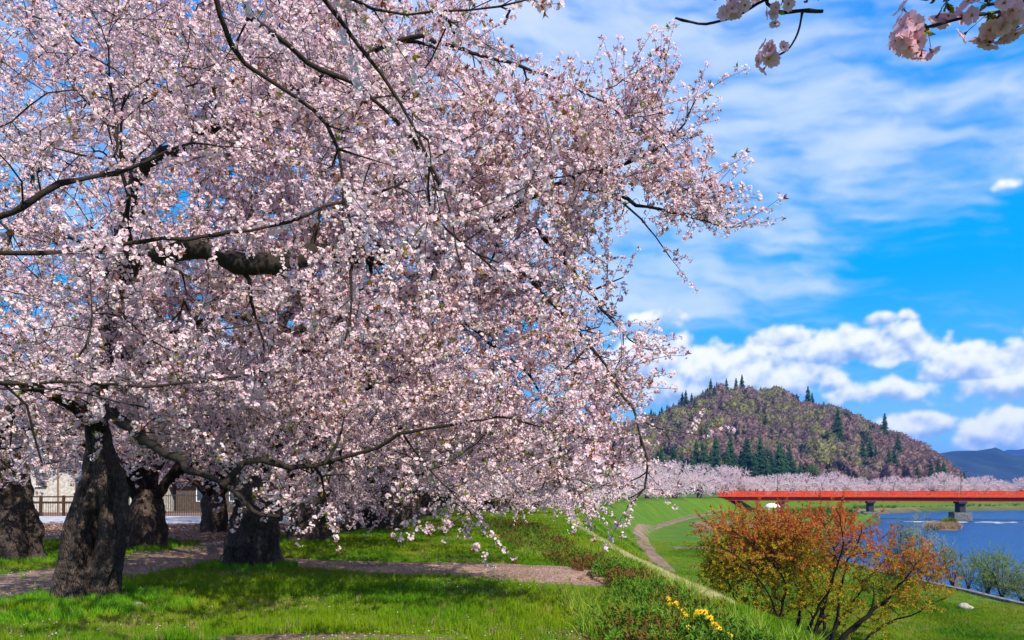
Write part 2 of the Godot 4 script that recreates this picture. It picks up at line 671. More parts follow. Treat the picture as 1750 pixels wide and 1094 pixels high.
func gnarled(path: Array, radii: Array, sd: int, rings: int, sides: int, tone: Color, rough := 1.0, hollows := []) -> Geo:
	var g := Geo.new()
	var last := path.size() - 1
	var height: float = path[last].y - path[0].y
	for k in rings + 1:
		var t := float(k) / rings * last
		var j := mini(int(t), last - 1)
		var f := t - j
		var p0: Vector3 = path[maxi(j - 1, 0)]
		var p1: Vector3 = path[j]
		var p2: Vector3 = path[j + 1]
		var p3: Vector3 = path[mini(j + 2, last)]
		var p := p1.cubic_interpolate(p2, p0, p3, f)
		var r := lerpf(radii[j], radii[j + 1], smoothstep(0.0, 1.0, f))
		var up: float = p.y - path[0].y
		for s in sides:
			var a := TAU * s / sides
			var o := Vector3(cos(a), 0, sin(a))
			var flare := exp(-maxf(up, 0.0) / 0.22) * (0.10 + 0.14 * cos(a * 4.0 + sd) + 0.1 * cos(a * 7.0 + sd * 2.0))
			var flute := noise.get_noise_3d(o.x * 70.0 + sd * 40.0, up * 22.0, o.z * 70.0)
			var burr := noise.get_noise_3d(o.x * 150.0 + sd * 17.0, up * 140.0, o.z * 150.0)
			var grain := fine.get_noise_3d(o.x * 34.0 + sd, up * 9.0, o.z * 34.0)
			var q := r * (1.0 + flare + rough * (0.34 * flute + 0.16 * burr + 0.10 * grain))
			var dark := 1.0 + 0.5 * grain + 0.4 * flute
			var pale := smoothstep(0.05, 0.5, fine.get_noise_3d(p.x * 4.0 + o.x * r * 5.0, p.y * 5.0, p.z * 4.0 + o.z * r * 5.0 + sd))
			for hole in hollows:
				var da: float = angle_difference(a, hole[0]) / hole[2]
				var dh: float = (up - hole[1]) / hole[3]
				var e: float = da * da + dh * dh
				q += r * hole[4] * (exp(-e * e) if hole[4] < -0.5 else exp(-e * 1.4))
				if hole[4] > 0.0:
					q -= r * hole[4] * 0.25 * exp(-e * 6.0)
			var c := tone.lerp(tone * 3.4 + Color(0.01, 0.014, 0.004), pale * 0.6) * clampf(dark, 0.4, 1.6)
			c.a = 1.0
			g.v.append(p + o * q)
			g.n.append(o)
			g.c.append(c)
	for k in rings:
		for s in sides:
			var a0 := k * sides + s
			var a1 := k * sides + (s + 1) % sides
			g.i.append(a0); g.i.append(a1); g.i.append(a0 + sides)
			g.i.append(a1); g.i.append(a1 + sides); g.i.append(a0 + sides)
	g.smooth()
	return g


# trunk: [points, radii]; limbs: [[points, first radius, last radius], ...]; lobes of the crown: [[centre, radii, weight], ...]
func grow(o: Node3D, spec: Dictionary) -> void:
	var base := o.position
	var sd: int = spec.seed
	rng.seed = sd * 7919 + 11
	sk_p.clear()
	sk_d.clear()
	sk_r.clear()
	sk_grid.clear()
	var wood: Color = spec.get("tone", Color(0.17, 0.125, 0.105))
	if spec.has("trunk"):
		var local := []
		for p: Vector3 in spec.trunk[0]:
			local.append(p - base)
		put("trunk", gnarled(local, spec.trunk[1], sd, spec.get("rings", 40), spec.get("sides", 36), wood, spec.get("rough", 1.0), spec.get("hollows", [])).mesh(m.bark), o)
		for k in range(1, local.size()):
			for j in 4:
				var q: Vector3 = spec.trunk[0][k - 1].lerp(spec.trunk[0][k], j / 4.0)
				if q.y - base.y > 1.2:
					sk_add(q, (spec.trunk[0][k] - spec.trunk[0][k - 1]).normalized(), spec.trunk[1][k] * 0.6)
	var bare := PackedVector3Array()
	var bare_d := PackedVector3Array()
	for limb in spec.limbs:
		var ctrl: Array = limb[0]
		var curve := Curve3D.new()
		for k in ctrl.size():
			var tang: Vector3 = (ctrl[mini(k + 1, ctrl.size() - 1)] - ctrl[maxi(k - 1, 0)]) / 6.0
			curve.add_point(ctrl[k] - base, -tang, tang)
		var l := curve.get_baked_length()
		var count := maxi(int(l / 0.16), 4)
		var pts := PackedVector3Array()
		var rad := PackedFloat32Array()
		var thick := maxf(limb[1], 0.02)
		for k in count + 1:
			var q := float(k) / count
			var w := Vector3(fine.get_noise_2d(k * 9.0, sd), fine.get_noise_2d(k * 9.0, sd + 50.0), fine.get_noise_2d(k * 9.0, sd + 90.0)) * minf(thick, 0.08) * 1.2
			pts.append(curve.sample_baked(q * l) + (w if k > 0 else Vector3.ZERO))
			rad.append(lerpf(limb[1], limb[2], pow(q, 0.8)) * (1.0 + 0.45 * fine.get_noise_2d(k * 19.0, sd + 7.0)))
		var g := Geo.new()
		g.tube(pts, rad, 10 if limb[1] > 0.06 else 6, spec.get("limb_tone", wood * 0.30))
		put("limb", g.mesh(m.branch), o)
		for k in range(1, count + 1):
			sk_add(pts[k] + base, (pts[k] - pts[k - 1]).normalized(), rad[k])
			if rad[k] < 0.02 and k > count * spec.get("clothed", 0.7):
				bare.append(pts[k] + base)
				bare_d.append((pts[k] - pts[k - 1]).normalized())
	var twigs := Geo.new()
	var hosts := PackedVector3Array()
	var host_d := PackedVector3Array()
	var d1: float = spec.d1
	var d2: float = spec.d2
	for level in 2:
		for lobe in spec.lobes:
			var rr: Vector3 = lobe[1]
			var weight: float = lobe[2] if lobe.size() > 2 else 1.0
			var count := int(ceil(4.19 * rr.x * rr.y * rr.z * (d1 if level == 0 else d2) * weight))
			for k in count:
				var t: Vector3 = lobe[0] + ball() * rr
				if level == 1 and noise.get_noise_3dv(t * 22.0 + Vector3(sd, 0, 0)) < spec.get("gaps", -0.16):
					continue
				if t.y < base.y + spec.get("low", 0.35):
					continue
				var pts := sk_branch(t, twigs, 0.034 if level == 0 else 0.011, 0.008 if level == 0 else 0.004, 5 if level == 0 else 3, 0.1, 4, spec.get("limb_tone", wood * 0.32))
				for j in range(1, pts.size()):
					if level == 1 or j > pts.size() / 2:
						hosts.append(pts[j])
						host_d.append((pts[j] - pts[j - 1]).normalized())
	for k in twigs.v.size():
		twigs.v[k] -= base
	put("branches", twigs.mesh(m.branch), o, Vector3.ZERO, "stuff")
	var inner := hosts.size()
	hosts.append_array(bare)
	host_d.append_array(bare_d)
	var kinds: Array = spec.sprays
	var where := []
	var tint := []
	for k in kinds.size():
		where.append([])
		tint.append(PackedColorArray())
	var share: float = spec.get("share", 1.0)
	var size: float = spec.get("size", 1.0)
	var eye := Vector3(0, EYE, 0)
	for k in hosts.size():
		if rng.randf() > share:
			continue
		var p := hosts[k]
		if p.distance_to(eye) < 1.9:
			continue
		# blossom comes in bunches with bare wood between
		var bunch := noise.get_noise_3d(p.x * 85.0 + sd * 10.0, p.y * 85.0, p.z * 85.0)
		if k < inner and bunch < spec.get("bunch", -0.14):
			continue
		var dir: Vector3 = (host_d[k] * 0.8 + ball() * 1.1 + Vector3(0, spec.get("rise", 0.28), 0)).normalized()
		var v := rng.randi() % kinds.size()
		where[v].append(Transform3D(upright(dir, rng.randf() * TAU, size * rnd(0.65, 1.2) * (1.0 + 0.5 * maxf(bunch, 0.0))), p - base))
		tint[v].append(spec.shade.call(p, base) if spec.has("shade") else bloom())
	for v in kinds.size():
		scatter(spec.get("leafage", "blossoms"), kinds[v], where[v], tint[v], o)


func bloom() -> Color:
	var t := rnd(0.92, 1.0)
	return Color(t, t * rnd(0.94, 1.0), t * rnd(0.96, 1.0))


# ---------- the place ----------
func _ready() -> void:
	rng.seed = 1
	noise.seed = 8
	noise.frequency = 0.01
	noise.fractal_octaves = 3
	fine.seed = 19
	fine.frequency = 0.03
	fine.fractal_octaves = 4

	var cam := Camera3D.new()
	cam.name = "camera"
	cam.position = Vector3(0, EYE, 0)
	cam.keep_aspect = Camera3D.KEEP_HEIGHT
	# a shift lens held level: upright things stay upright
	cam.set_frustum(0.1 * 1094.0 / FOCAL, Vector2(0, 0.1 * 293.0 / FOCAL), 0.1, 20000.0)
	cam.current = true
	add_child(cam)

	var env := Environment.new()
	env.background_mode = Environment.BG_SKY
	var sky := Sky.new()
	var sky_mat := PanoramaSkyMaterial.new()
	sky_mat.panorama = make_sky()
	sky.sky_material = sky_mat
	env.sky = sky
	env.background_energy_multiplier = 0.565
	env.tonemap_mode = Environment.TONE_MAPPER_LINEAR
	env.tonemap_exposure = 2.05
	env.fog_enabled = true
	env.fog_mode = Environment.FOG_MODE_EXPONENTIAL
	env.fog_density = 0.00013
	env.fog_light_color = Color(0.26, 0.58, 1.0)
	env.sdfgi_enabled = true
	env.ssao_enabled = true
	env.ssil_enabled = true
	var world := WorldEnvironment.new()
	world.name = "world"
	world.environment = env
	add_child(world)

	var sun := DirectionalLight3D.new()
	sun.name = "sun"
	sun.light_energy = 1.25
	sun.light_color = Color(1.0, 0.965, 0.90)
	sun.light_angular_distance = 0.53
	sun.shadow_enabled = true
	sun.look_at_from_position(Vector3(0.46, 0.72, 0.68), Vector3.ZERO)
	add_child(sun)

	make_materials()
	make_sprays()
	make_land()
	make_hill()
	make_bridge()
	make_street()
	make_avenue()
	make_near_trees()
	make_maple()
	make_bank_plants()
	make_grass()
	make_small_things()


# ---------- land and water ----------
func lines(parts: Array) -> PackedFloat32Array:
	var out := PackedFloat32Array()
	for p in parts:
		var x: float = p[0]
		while x < p[1] - 1e-4:
			out.append(x)
			x += p[2]
	out.append(parts[parts.size() - 1][1])
	return out


func turf_tone(x: float, d: float) -> Color:
	var t := noise.get_noise_2d(x * 26.0, d * 26.0) + 0.5 * fine.get_noise_2d(x * 12.0, d * 12.0)
	var c := Color(0.075, 0.20, 0.006).lerp(Color(0.15, 0.26, 0.010), clampf(0.5 + t, 0.0, 1.0))
	# a litter of last year's leaves lies on the bank before the street
	var leaves := smoothstep(-7.5, -9.5, x + 1.2 * noise.get_noise_2d(x * 30.0, d * 30.0)) * smoothstep(21.5, 23.5, d + 1.5 * noise.get_noise_2d(x * 40.0, d * 40.0 + 90.0) - 0.25 * (x + 11.0)) * (1.0 - smoothstep(60.0, 70.0, d))
	c = c.lerp(Color(0.33, 0.19, 0.14) * (1.0 + 0.5 * t), leaves)
	var dr := beside(river, x, d)
	# bare sand by the water, far off
	if d > 60.0:
		c = c.lerp(Color(0.30, 0.23, 0.15), smoothstep(-3.6, -1.8, dr + 1.5 * t) * smoothstep(150.0, 200.0, d))
		c = c.lerp(Color(0.14, 0.19, 0.02), 0.5 * smoothstep(200.0, 260.0, d))
	c = c.lerp(Color(0.08, 0.07, 0.05), smoothstep(-0.6, 0.6, dr))
	c.a = 1.0
	return c


func make_land() -> void:
	var xs := lines([[-6000, -600, 1800], [-600, -150, 90], [-150, -30, 6], [-30, -14, 1.0], [-14, 14, 0.4], [14, 70, 1.0], [70, 130, 3], [130, 460, 10], [460, 900, 110], [900, 6300, 1800]])
	var ds := lines([[-400, -40, 60], [-40, -6, 3], [-6, 26, 0.4], [26, 60, 1.0], [60, 200, 2], [200, 360, 4], [360, 720, 30], [720, 9000, 1380]])
	var g := Geo.new()
	for d in ds:
		for x in xs:
			var y := ground(x, d)
			if d > 380.0 or x > 460.0:
				y = minf(y, 0.0) if d > 420.0 else y
			g.v.append(Vector3(x, y, -d))
			g.n.append(Vector3.UP)
			g.c.append(turf_tone(x, d))
	var w := xs.size()
	for k in ds.size() - 1:
		for j in w - 1:
			var a := k * w + j
			g.i.append(a); g.i.append(a + w); g.i.append(a + 1)
			g.i.append(a + 1); g.i.append(a + w); g.i.append(a + w + 1)
	g.smooth()
	put("ground", g.mesh(m.turf), self, Vector3.ZERO, "structure")

	var river_sheet := Geo.new()
	river_sheet.quad(Vector3(0, WATER, 60), Vector3(0, WATER, -420), Vector3(1200, WATER, -420), Vector3(1200, WATER, 60), Color.WHITE)
	put("river_water", river_sheet.mesh(m.water), self, Vector3.ZERO, "structure")

	# trodden earth: the lane between the two rows of trees, its branch to the embankment's edge, and the path at the foot of the slope
	strip("path", [Vector2(-8.2, -8), Vector2(-8.3, 6), Vector2(-8.5, 13), Vector2(-8.2, 18), Vector2(-8.3, 21.6), Vector2(-9.5, 25)], [1.6, 1.6, 1.5, 1.7, 1.3, 0.3], Color(0.43, 0.29, 0.245), 0.016, 0.28)
	strip("path", [Vector2(-8.4, 18.9), Vector2(-6, 17.9), Vector2(-4, 17.0), Vector2(-1.6, 15.9), Vector2(0.4, 15.0), Vector2(1.55, 13.5), Vector2(1.95, 12.6)], [0.9, 0.8, 0.95, 1.5, 1.65, 0.95, 0.3], Color(0.50, 0.32, 0.25), 0.026, 0.3)
	strip("path", [Vector2(4.6, 16), Vector2(6.4, 26), Vector2(8.45, 38), Vector2(10.2, 52), Vector2(11.6, 66), Vector2(13.6, 80), Vector2(17.6, 98), Vector2(24, 118), Vector2(33.5, 144), Vector2(45, 170), Vector2(58, 186)], [0.4, 0.42, 0.45, 0.6, 0.8, 0.9, 1.0, 1.2, 1.4, 1.5, 1.5], Color(0.36, 0.24, 0.18), 0.05, 0.2)
	strip("bare_earth", [Vector2(14.3, 67.5), Vector2(16.5, 67), Vector2(19.5, 65)], [0.9, 1.4, 0.6], Color(0.27, 0.19, 0.13), 0.05, 0.3)
	strip("bare_earth", [Vector2(-3.2, 8.0), Vector2(-2.2, 8.15), Vector2(-0.6, 8.0)], [0.08, 0.24, 0.08], Color(0.23, 0.16, 0.11), 0.02, 0.10)

	# the concrete edge of the bank
	var edge := Geo.new()
	var top := PackedVector3Array()
	for k in 60:
		var d := 30.0 + k * 0.62
		var p := along(river, d, -1.25)
		top.append(Vector3(p.x, ground(p.x, p.y) + 0.12, -p.y))
	for k in top.size() - 1:
		var dir := (top[k + 1] - top[k]).normalized()
		var mid := (top[k] + top[k + 1]) * 0.5
		edge.box(mid - Vector3(0, 0.14, 0), Vector3(0.34, 0.28, top[k].distance_to(top[k + 1]) - 0.012), Color.WHITE, Basis.looking_at(dir), 0.02)
	put("kerb", edge.mesh(m.concrete), self, Vector3.ZERO, "structure")

	# a low sill across the river and the white water below it
	var sill := Geo.new()
	for k in 46:
		var x := 84.0 + k * 1.9
		sill.box(Vector3(x, WATER - 0.12, -(163.0 - (x - 84.0) * 0.12) + rnd(-0.2, 0.2)), Vector3(1.8, 0.42 + rnd(-0.1, 0.1), 0.7), grey(0.05), Basis.IDENTITY, 0.08)
	put("weir", sill.mesh(m.stone), self, Vector3.ZERO, "structure")
	var foam := Geo.new()
	for k in 80:
		var x := 84.0 + rng.randf() * 84.0
		var d := 161.6 - (x - 84.0) * 0.12 - rng.randf() * rng.randf() * (3.0 if k % 4 else 26.0)
		var l := rnd(0.5, 2.6)
		var p := Vector3(x, WATER + 0.05, -d)
		var ring := []
		for j in 7:
			var a := TAU * j / 7.0
			ring.append(p + Vector3(cos(a) * l * rnd(0.7, 1.2), rnd(0.0, 0.05), sin(a) * 0.22 * rnd(0.6, 1.3)))
		for j in 7:
			foam.tri(p + Vector3(0, 0.07, 0), ring[j], ring[(j + 1) % 7], Color(0.75, 0.78, 0.82))
	put("foam", foam.mesh(m.cloth), self, Vector3.ZERO, "stuff")


func strip(called: String, mid: Array, half: Array, tone: Color, lift: float, ragged: float) -> void:
	var curve := Curve2D.new()
	for k in mid.size():
		var t: Vector2 = (mid[mini(k + 1, mid.size() - 1)] - mid[maxi(k - 1, 0)]) / 6.0
		curve.add_point(mid[k], -t, t)
	var l := curve.get_baked_length()
	var count := int(l / 0.22) if l < 60 else int(l / 0.6)
	var g := Geo.new()
	var cells := 8
	var at_knot := PackedFloat32Array()
	for q in mid:
		at_knot.append(curve.get_closest_offset(q))
	for k in count + 1:
		var s := l * k / count
		var p := curve.sample_baked(s)
		var dir := (curve.sample_baked(minf(s + 0.1, l)) - curve.sample_baked(maxf(s - 0.1, 0.0))).normalized()
		var side := Vector2(dir.y, -dir.x)
		var j := 0
		while j < at_knot.size() - 2 and s > at_knot[j + 1]:
			j += 1
		var hw := lerpf(half[j], half[j + 1], clampf((s - at_knot[j]) / maxf(at_knot[j + 1] - at_knot[j], 0.01), 0.0, 1.0))
		for e in cells + 1:
			var f := 2.0 * e / cells - 1.0
			var rag := ragged * (fine.get_noise_2d(s * 9.0, 40.0 * signf(f) + 7.0) + fine.get_noise_2d(s * 34.0, 90.0 * signf(f)) * 0.6) * smoothstep(0.5, 1.0, absf(f)) * minf(hw, 1.0) * 1.6
			var q := p + side * (f * hw + signf(f) * rag)
			var edge := smoothstep(0.75, 1.0, absf(f))
			g.v.append(Vector3(q.x, ground(q.x, q.y) + lift * (1.0 - edge * 1.6), -q.y))
			g.n.append(Vector3.UP)
			var t := 1.0 + 0.5 * fine.get_noise_2d(q.x * 14.0, q.y * 14.0) + 0.3 * noise.get_noise_2d(q.x * 60.0, q.y * 60.0)
			var c := tone * t
			c = c.lerp(Color(0.10, 0.11, 0.03), edge * 0.45)
			c.a = 1.0
			g.c.append(c)
	var w := cells + 1
	for k in count:
		for e in cells:
			var a := k * w + e
			g.i.append(a); g.i.append(a + w); g.i.append(a + 1)
			g.i.append(a + 1); g.i.append(a + w); g.i.append(a + w + 1)
	g.smooth()
	if g.n[w * (count / 2) + 4].y < 0.0:
		for k in range(0, g.i.size(), 3):
			var q := g.i[k + 1]
			g.i[k + 1] = g.i[k + 2]
			g.i[k + 2] = q
		g.smooth()
	put(called, g.mesh(m.dirt), self, Vector3.ZERO, "structure")


# ---------- the far hill ----------
var ridge := [[860, 40], [960, 70], [1040, 92], [1130, 114], [1160, 131], [1190, 143], [1215, 158], [1240, 163], [1290, 162], [1330, 162], [1350, 152], [1375, 134], [1410, 132], [1440, 124], [1470, 110], [1490, 98], [1520, 86], [1545, 77], [1570, 65], [1590, 53], [1610, 36], [1630, 18], [1642, 0]]


func hill_height(x: float, d: float) -> float:
	var px := 875.0 + x / clampf(d, 420.0, 700.0) * FOCAL
	var top := 0.0
	for k in ridge.size() - 1:
		if px >= ridge[k][0] and px < ridge[k + 1][0]:
			top = lerpf(ridge[k][1], ridge[k + 1][1], (px - ridge[k][0]) / (ridge[k + 1][0] - ridge[k][0]))
	var h := top / FOCAL * 590.0
	var t := clampf((d - 400.0) / 240.0, 0.0, 1.0) if d < 640.0 else clampf((900.0 - d) / 260.0, 0.0, 1.0)
	var s := sin(t * PI * 0.5)
	return h * pow(s, 0.9) + noise.get_noise_2d(x * 2.2, d * 2.2) * 5.0 * t * minf(h / 20.0, 1.0) - 1.0


func make_hill() -> void:
	var g := Geo.new()
	var w := 60
	var rows := 42
	for k in rows + 1:
		for j in w + 1:
			var x := -60.0 + 480.0 * j / w
			var d := 385.0 + 520.0 * k / rows
			g.v.append(Vector3(x, hill_height(x, d), -d))
			g.n.append(Vector3.UP)
			g.c.append(Color(0.075, 0.055, 0.045) * (1.0 + noise.get_noise_2d(x * 5.0, d * 5.0)))
	for k in rows:
		for j in w:
			var a := k * (w + 1) + j
			g.i.append(a); g.i.append(a + w + 1); g.i.append(a + 1)
			g.i.append(a + 1); g.i.append(a + w + 1); g.i.append(a + w + 2)
	g.smooth()
	put("hill", g.mesh(m.hill), self, Vector3.ZERO, "structure")

	# two blue ranges far beyond
	for r in [[2600.0, [[1480, 40], [1560, 60], [1620, 71], [1640, 71], [1680, 68], [1700, 64], [1745, 52], [1800, 40], [1900, 20], [2050, 4]], Color(0.035, 0.05, 0.05)], [4200.0, [[1500, 50], [1640, 58], [1690, 66], [1721, 72], [1745, 64], [1790, 54], [1850, 60], [1950, 66], [2100, 50], [2300, 20]], Color(0.05, 0.05, 0.055)]]:
		var d0: float = r[0]
		var mg := Geo.new()
		var cols := 90
		var deep := 14
		for k in deep + 1:
			for j in cols + 1:
				var px: float = lerpf(r[1][0][0], r[1][r[1].size() - 1][0], float(j) / cols)
				var top := 0.0
				for q in r[1].size() - 1:
					if px >= r[1][q][0] and px <= r[1][q + 1][0]:
						top = lerpf(r[1][q][1], r[1][q + 1][1], smoothstep(0.0, 1.0, (px - r[1][q][0]) / (r[1][q + 1][0] - r[1][q][0])))
				var t := float(k) / deep
				var x := (px - 875.0) / FOCAL * d0
				var d := d0 - 620.0 + 1000.0 * t
				var h := top / FOCAL * d0 * sin(clampf(t / 0.62, 0.0, 1.0) * PI * 0.5) * (1.0 if t < 0.62 else 1.0 - (t - 0.62) / 0.5)
				h *= 1.0 + 0.30 * noise.get_noise_2d(x * 1.1 + d * 0.5, d * 0.6) * (1.0 - smoothstep(0.45, 0.62, t))
				mg.v.append(Vector3(x, h - 2.0, -d))
				mg.n.append(Vector3.UP)
				mg.c.append(r[2])
		for k in deep:
			for j in cols:
				var a := k * (cols + 1) + j
				mg.i.append(a); mg.i.append(a + cols + 1); mg.i.append(a + 1)
				mg.i.append(a + 1); mg.i.append(a + cols + 1); mg.i.append(a + cols + 2)
		mg.smooth()
		put("mountain", mg.mesh(m.hill), self, Vector3.ZERO, "structure")

	# the leafless wood on the hill: rounded heads of fine twigs
	rng.seed = 303
	var heads := []
	for v in 3:
		var q := Geo.new()
		var core := Geo.new()
		for k in 9:
			for e in 14:
				var b := PI * k / 8.0
				var a := TAU * e / 14.0
				var o := Vector3(sin(b) * cos(a), cos(b), sin(b) * sin(a))
				var swell := 1.0 + 1.1 * noise.get_noise_3d(o.x * 75.0 + v * 90.0, o.y * 75.0, o.z * 75.0)
				core.v.append(Vector3(0, 5.6, 0) + o * Vector3(3.1, 3.0, 3.1) * swell)
				core.n.append(o)
				core.c.append(grey(0.62 + 0.3 * noise.get_noise_3d(o.x * 200.0 + v * 90.0, o.y * 200.0, o.z * 200.0)))
		for k in 8:
			for e in 14:
				var a0 := k * 14 + e
				var a1 := k * 14 + (e + 1) % 14
				core.i.append(a0); core.i.append(a0 + 14); core.i.append(a1)
				core.i.append(a1); core.i.append(a0 + 14); core.i.append(a1 + 14)
		core.smooth()
		for k in 800:
			var p := core.v[rng.randi() % core.v.size()].lerp(core.v[rng.randi() % core.v.size()], rnd(0.0, 0.12))
			var o := (p - Vector3(0, 5.6, 0)).normalized()
			p += o * rnd(-0.2, 0.9) + ball() * 0.4
			var l := rnd(0.4, 0.9)
			var d := (o + ball() * 0.8).normalized()
			var s := d.cross(ball()).normalized() * rnd(0.2, 0.42)
			q.tri(p - s, p + d * l, p + s, Color.WHITE * rnd(0.55, 1.0))
		q.tube(PackedVector3Array([Vector3.ZERO, Vector3(0, 4, 0), Vector3(0.2, 8, 0)]), PackedFloat32Array([0.22, 0.16, 0.05]), 4, grey(0.7))
		heads.append(core.into(q.mesh(m.leaf), m.leaf))
	var where := [[], [], []]
	var tint := [PackedColorArray(), PackedColorArray(), PackedColorArray()]
	for k in 6000:
		var x := rnd(-30, 400)
		var d := rnd(415, 670)
		var h := hill_height(x, d)
		if h < 1.0:
			continue
		var t := noise.get_noise_2d(x * 3.0 + 400.0, d * 3.0) + rnd(-0.25, 0.25)
		var c := Color(0.27, 0.185, 0.175).lerp(Color(0.26, 0.20, 0.14), rng.randf())
		var px := 875.0 + x / d * FOCAL
		if t > 0.16 and px < 1480.0:
			c = Color(0.27, 0.25, 0.10).lerp(Color(0.34, 0.32, 0.12), rng.randf())
		elif t < -0.30:
			c = Color(0.31, 0.19, 0.185)
		elif rng.randf() < 0.06:
			c = Color(0.03, 0.05, 0.03)
		if px > 1500.0:
			c = c.lerp(Color(0.31, 0.175, 0.18), 0.6)
		var v := rng.randi() % 3
		where[v].append(Transform3D(Basis(Vector3.UP, rng.randf() * TAU).scaled(Vector3(1, rnd(0.9, 1.25), 1) * rnd(0.5, 1.25)), Vector3(x, h - 0.5, -d)))
		tint[v].append(c)
	for v in 3:
		scatter("bare_wood", heads[v], where[v], tint[v])

	# conifers one can tell apart
	var kinds := []
	for v in 3:
		kinds.append(conifer(v))
	var spots := []
	for k in 30:
		spots.append([1112 + k * 4.4 + rnd(-2, 2), 592.0 + rnd(-50, 42), rnd(0.65, 1.05), ordinal(k) + " conifer from the bottom up the hill's steep left shoulder", "conifers on the hill's shoulder"])
	for q in [[1268, 630, 1.25], [1258, 626, 1.15], [1381, 620, 1.4], [1388, 615, 1.2], [1362, 610, 0.9], [1512, 540, 1.2], [1432, 470, 1.3], [1408, 605, 0.8], [1300, 630, 0.7]]:
		spots.append([q[0], q[1], q[2], {1268: "tall conifer on the hill's summit, right of a close pair", 1258: "tall conifer on the hill's summit, left of a close pair", 1381: "tallest dark conifer on the hill's right brow", 1388: "conifer close right of the tallest on the hill's brow", 1362: "small conifer left of the tall pair on the hill's brow", 1512: "lone conifer high on the hill's bare right flank", 1432: "lone conifer on the hill's middle slope", 1408: "small conifer on the ridge right of the tall pair", 1300: "small conifer on the summit right of the close pair"}[q[0]], "conifers scattered over the hill"])
	for k in 30:
		spots.append([1124 + k * 8.3 + rnd(-3, 3), 408.0 + rnd(-8, 10), rnd(0.75, 1.25) * (0.85 if k < 8 else 1.0), ordinal(k) + " dark conifer from the left in the row at the hill's foot", "conifers at the hill's foot"])
	var flank := 0
	for q in [[1443, 428, 0.5], [1475, 430, 1.0], [1487, 434, 1.05], [1497, 430, 0.9], [1505, 428, 0.5], [1520, 420, 0.95], [1528, 424, 1.0], [1535, 470, 1.05], [1568, 416, 0.62], [1592, 412, 0.8], [1604, 410, 0.9], [1613, 409, 0.85], [1648, 405, 0.62], [1656, 407, 0.5], [1724, 410, 0.34]]:
		flank += 1
		spots.append([q[0], q[1], q[2], ordinal(flank - 1) + " conifer from the left below the hill's right flank", "conifers below the hill's right flank"])
	for k in spots.size():
		var q: Array = spots[k]
		var o: Node3D = kinds[k] if k < 3 else copy(kinds[k % 3])
		tag(o, q[3], "conifer", q[4])
		var d: float = q[1]
		var x: float = (q[0] - 875.0) / FOCAL * d
		o.position = Vector3(x, maxf(hill_height(x, d), -0.2) - 0.3, -d)
		o.rotation.y = rnd(0, TAU)
		o.scale = Vector3.ONE * (q[2] as float)
	var o2 := copy(kinds[0], "tall conifer behind the blossom beside the left bridge lamp")
	o2.set_meta("group", "conifers at the hill's foot")
	o2.position = Vector3((1331.0 - 875.0) / FOCAL * 380.0, -0.3, -380.0)
	o2.scale = Vector3(1.25, 1.25, 1.25)
	# young green and russet broadleaf trees in the same row
	rng.seed = 88
	for q in [[1243, 414, 0.95, Color(0.20, 0.085, 0.02), "russet orange broadleaf tree at the hill's foot"], [1258, 413, 0.75, Color(0.22, 0.11, 0.03), "small orange tree beside the russet tree at the hill's foot"], [1388, 416, 0.8, Color(0.11, 0.19, 0.02), "bright green young tree at the hill's foot"], [1222, 420, 0.9, Color(0.09, 0.14, 0.02), "fresh green tree left of the russet tree"], [1150, 405, 0.9, Color(0.08, 0.12, 0.02), "mid green tree behind the blossom at the hill's left foot"],
			[1462, 420, 0.75, Color(0.11, 0.12, 0.03), "olive green tree at the middle of the hill's foot"], [1545, 440, 0.9, Color(0.26, 0.21, 0.10), "pale straw coloured tree on the hill's right flank"], [1472, 412, 0.5, Color(0.24, 0.22, 0.10), "pale round bush before the dark conifers"], [1420, 415, 0.6, Color(0.10, 0.12, 0.03), "olive bush at the hill's foot"]]:
		var d: float = q[1]
		var x: float = (q[0] - 875.0) / FOCAL * d
		var o := thing("broadleaf_tree", Vector3(x, maxf(hill_height(x, d), -0.2) - 0.2, -d), q[4], "tree", "broadleaf trees at the hill's foot")
		var t := Geo.new()
		var s: float = q[2]
		t.tube(PackedVector3Array([Vector3.ZERO, Vector3(0.2, 4, 0) * s, Vector3(0, 9, 0.2) * s]), PackedFloat32Array([0.4, 0.3, 0.08]), 6, Color(0.06, 0.05, 0.04))
		put("trunk", t.mesh(m.branch), o)
		var cr := Geo.new()
		for k in 900:
			var e := ball()
			var lobe := Vector3(sin(k % 7 * 2.4) * 1.9, 0.9 * cos(k % 7 * 1.7), cos(k % 7 * 2.4) * 1.9)
			var p := (Vector3(0, 8.0, 0) + lobe + e * Vector3(3.2, 3.8, 3.2)) * s
			var l := rnd(0.35, 0.8)
			leaflet(cr, p, ball() + Vector3(0, 0.3, 0), l, l * 0.8, q[3] * rnd(0.6, 1.1))
		put("crown", cr.mesh(m.leaf), o)


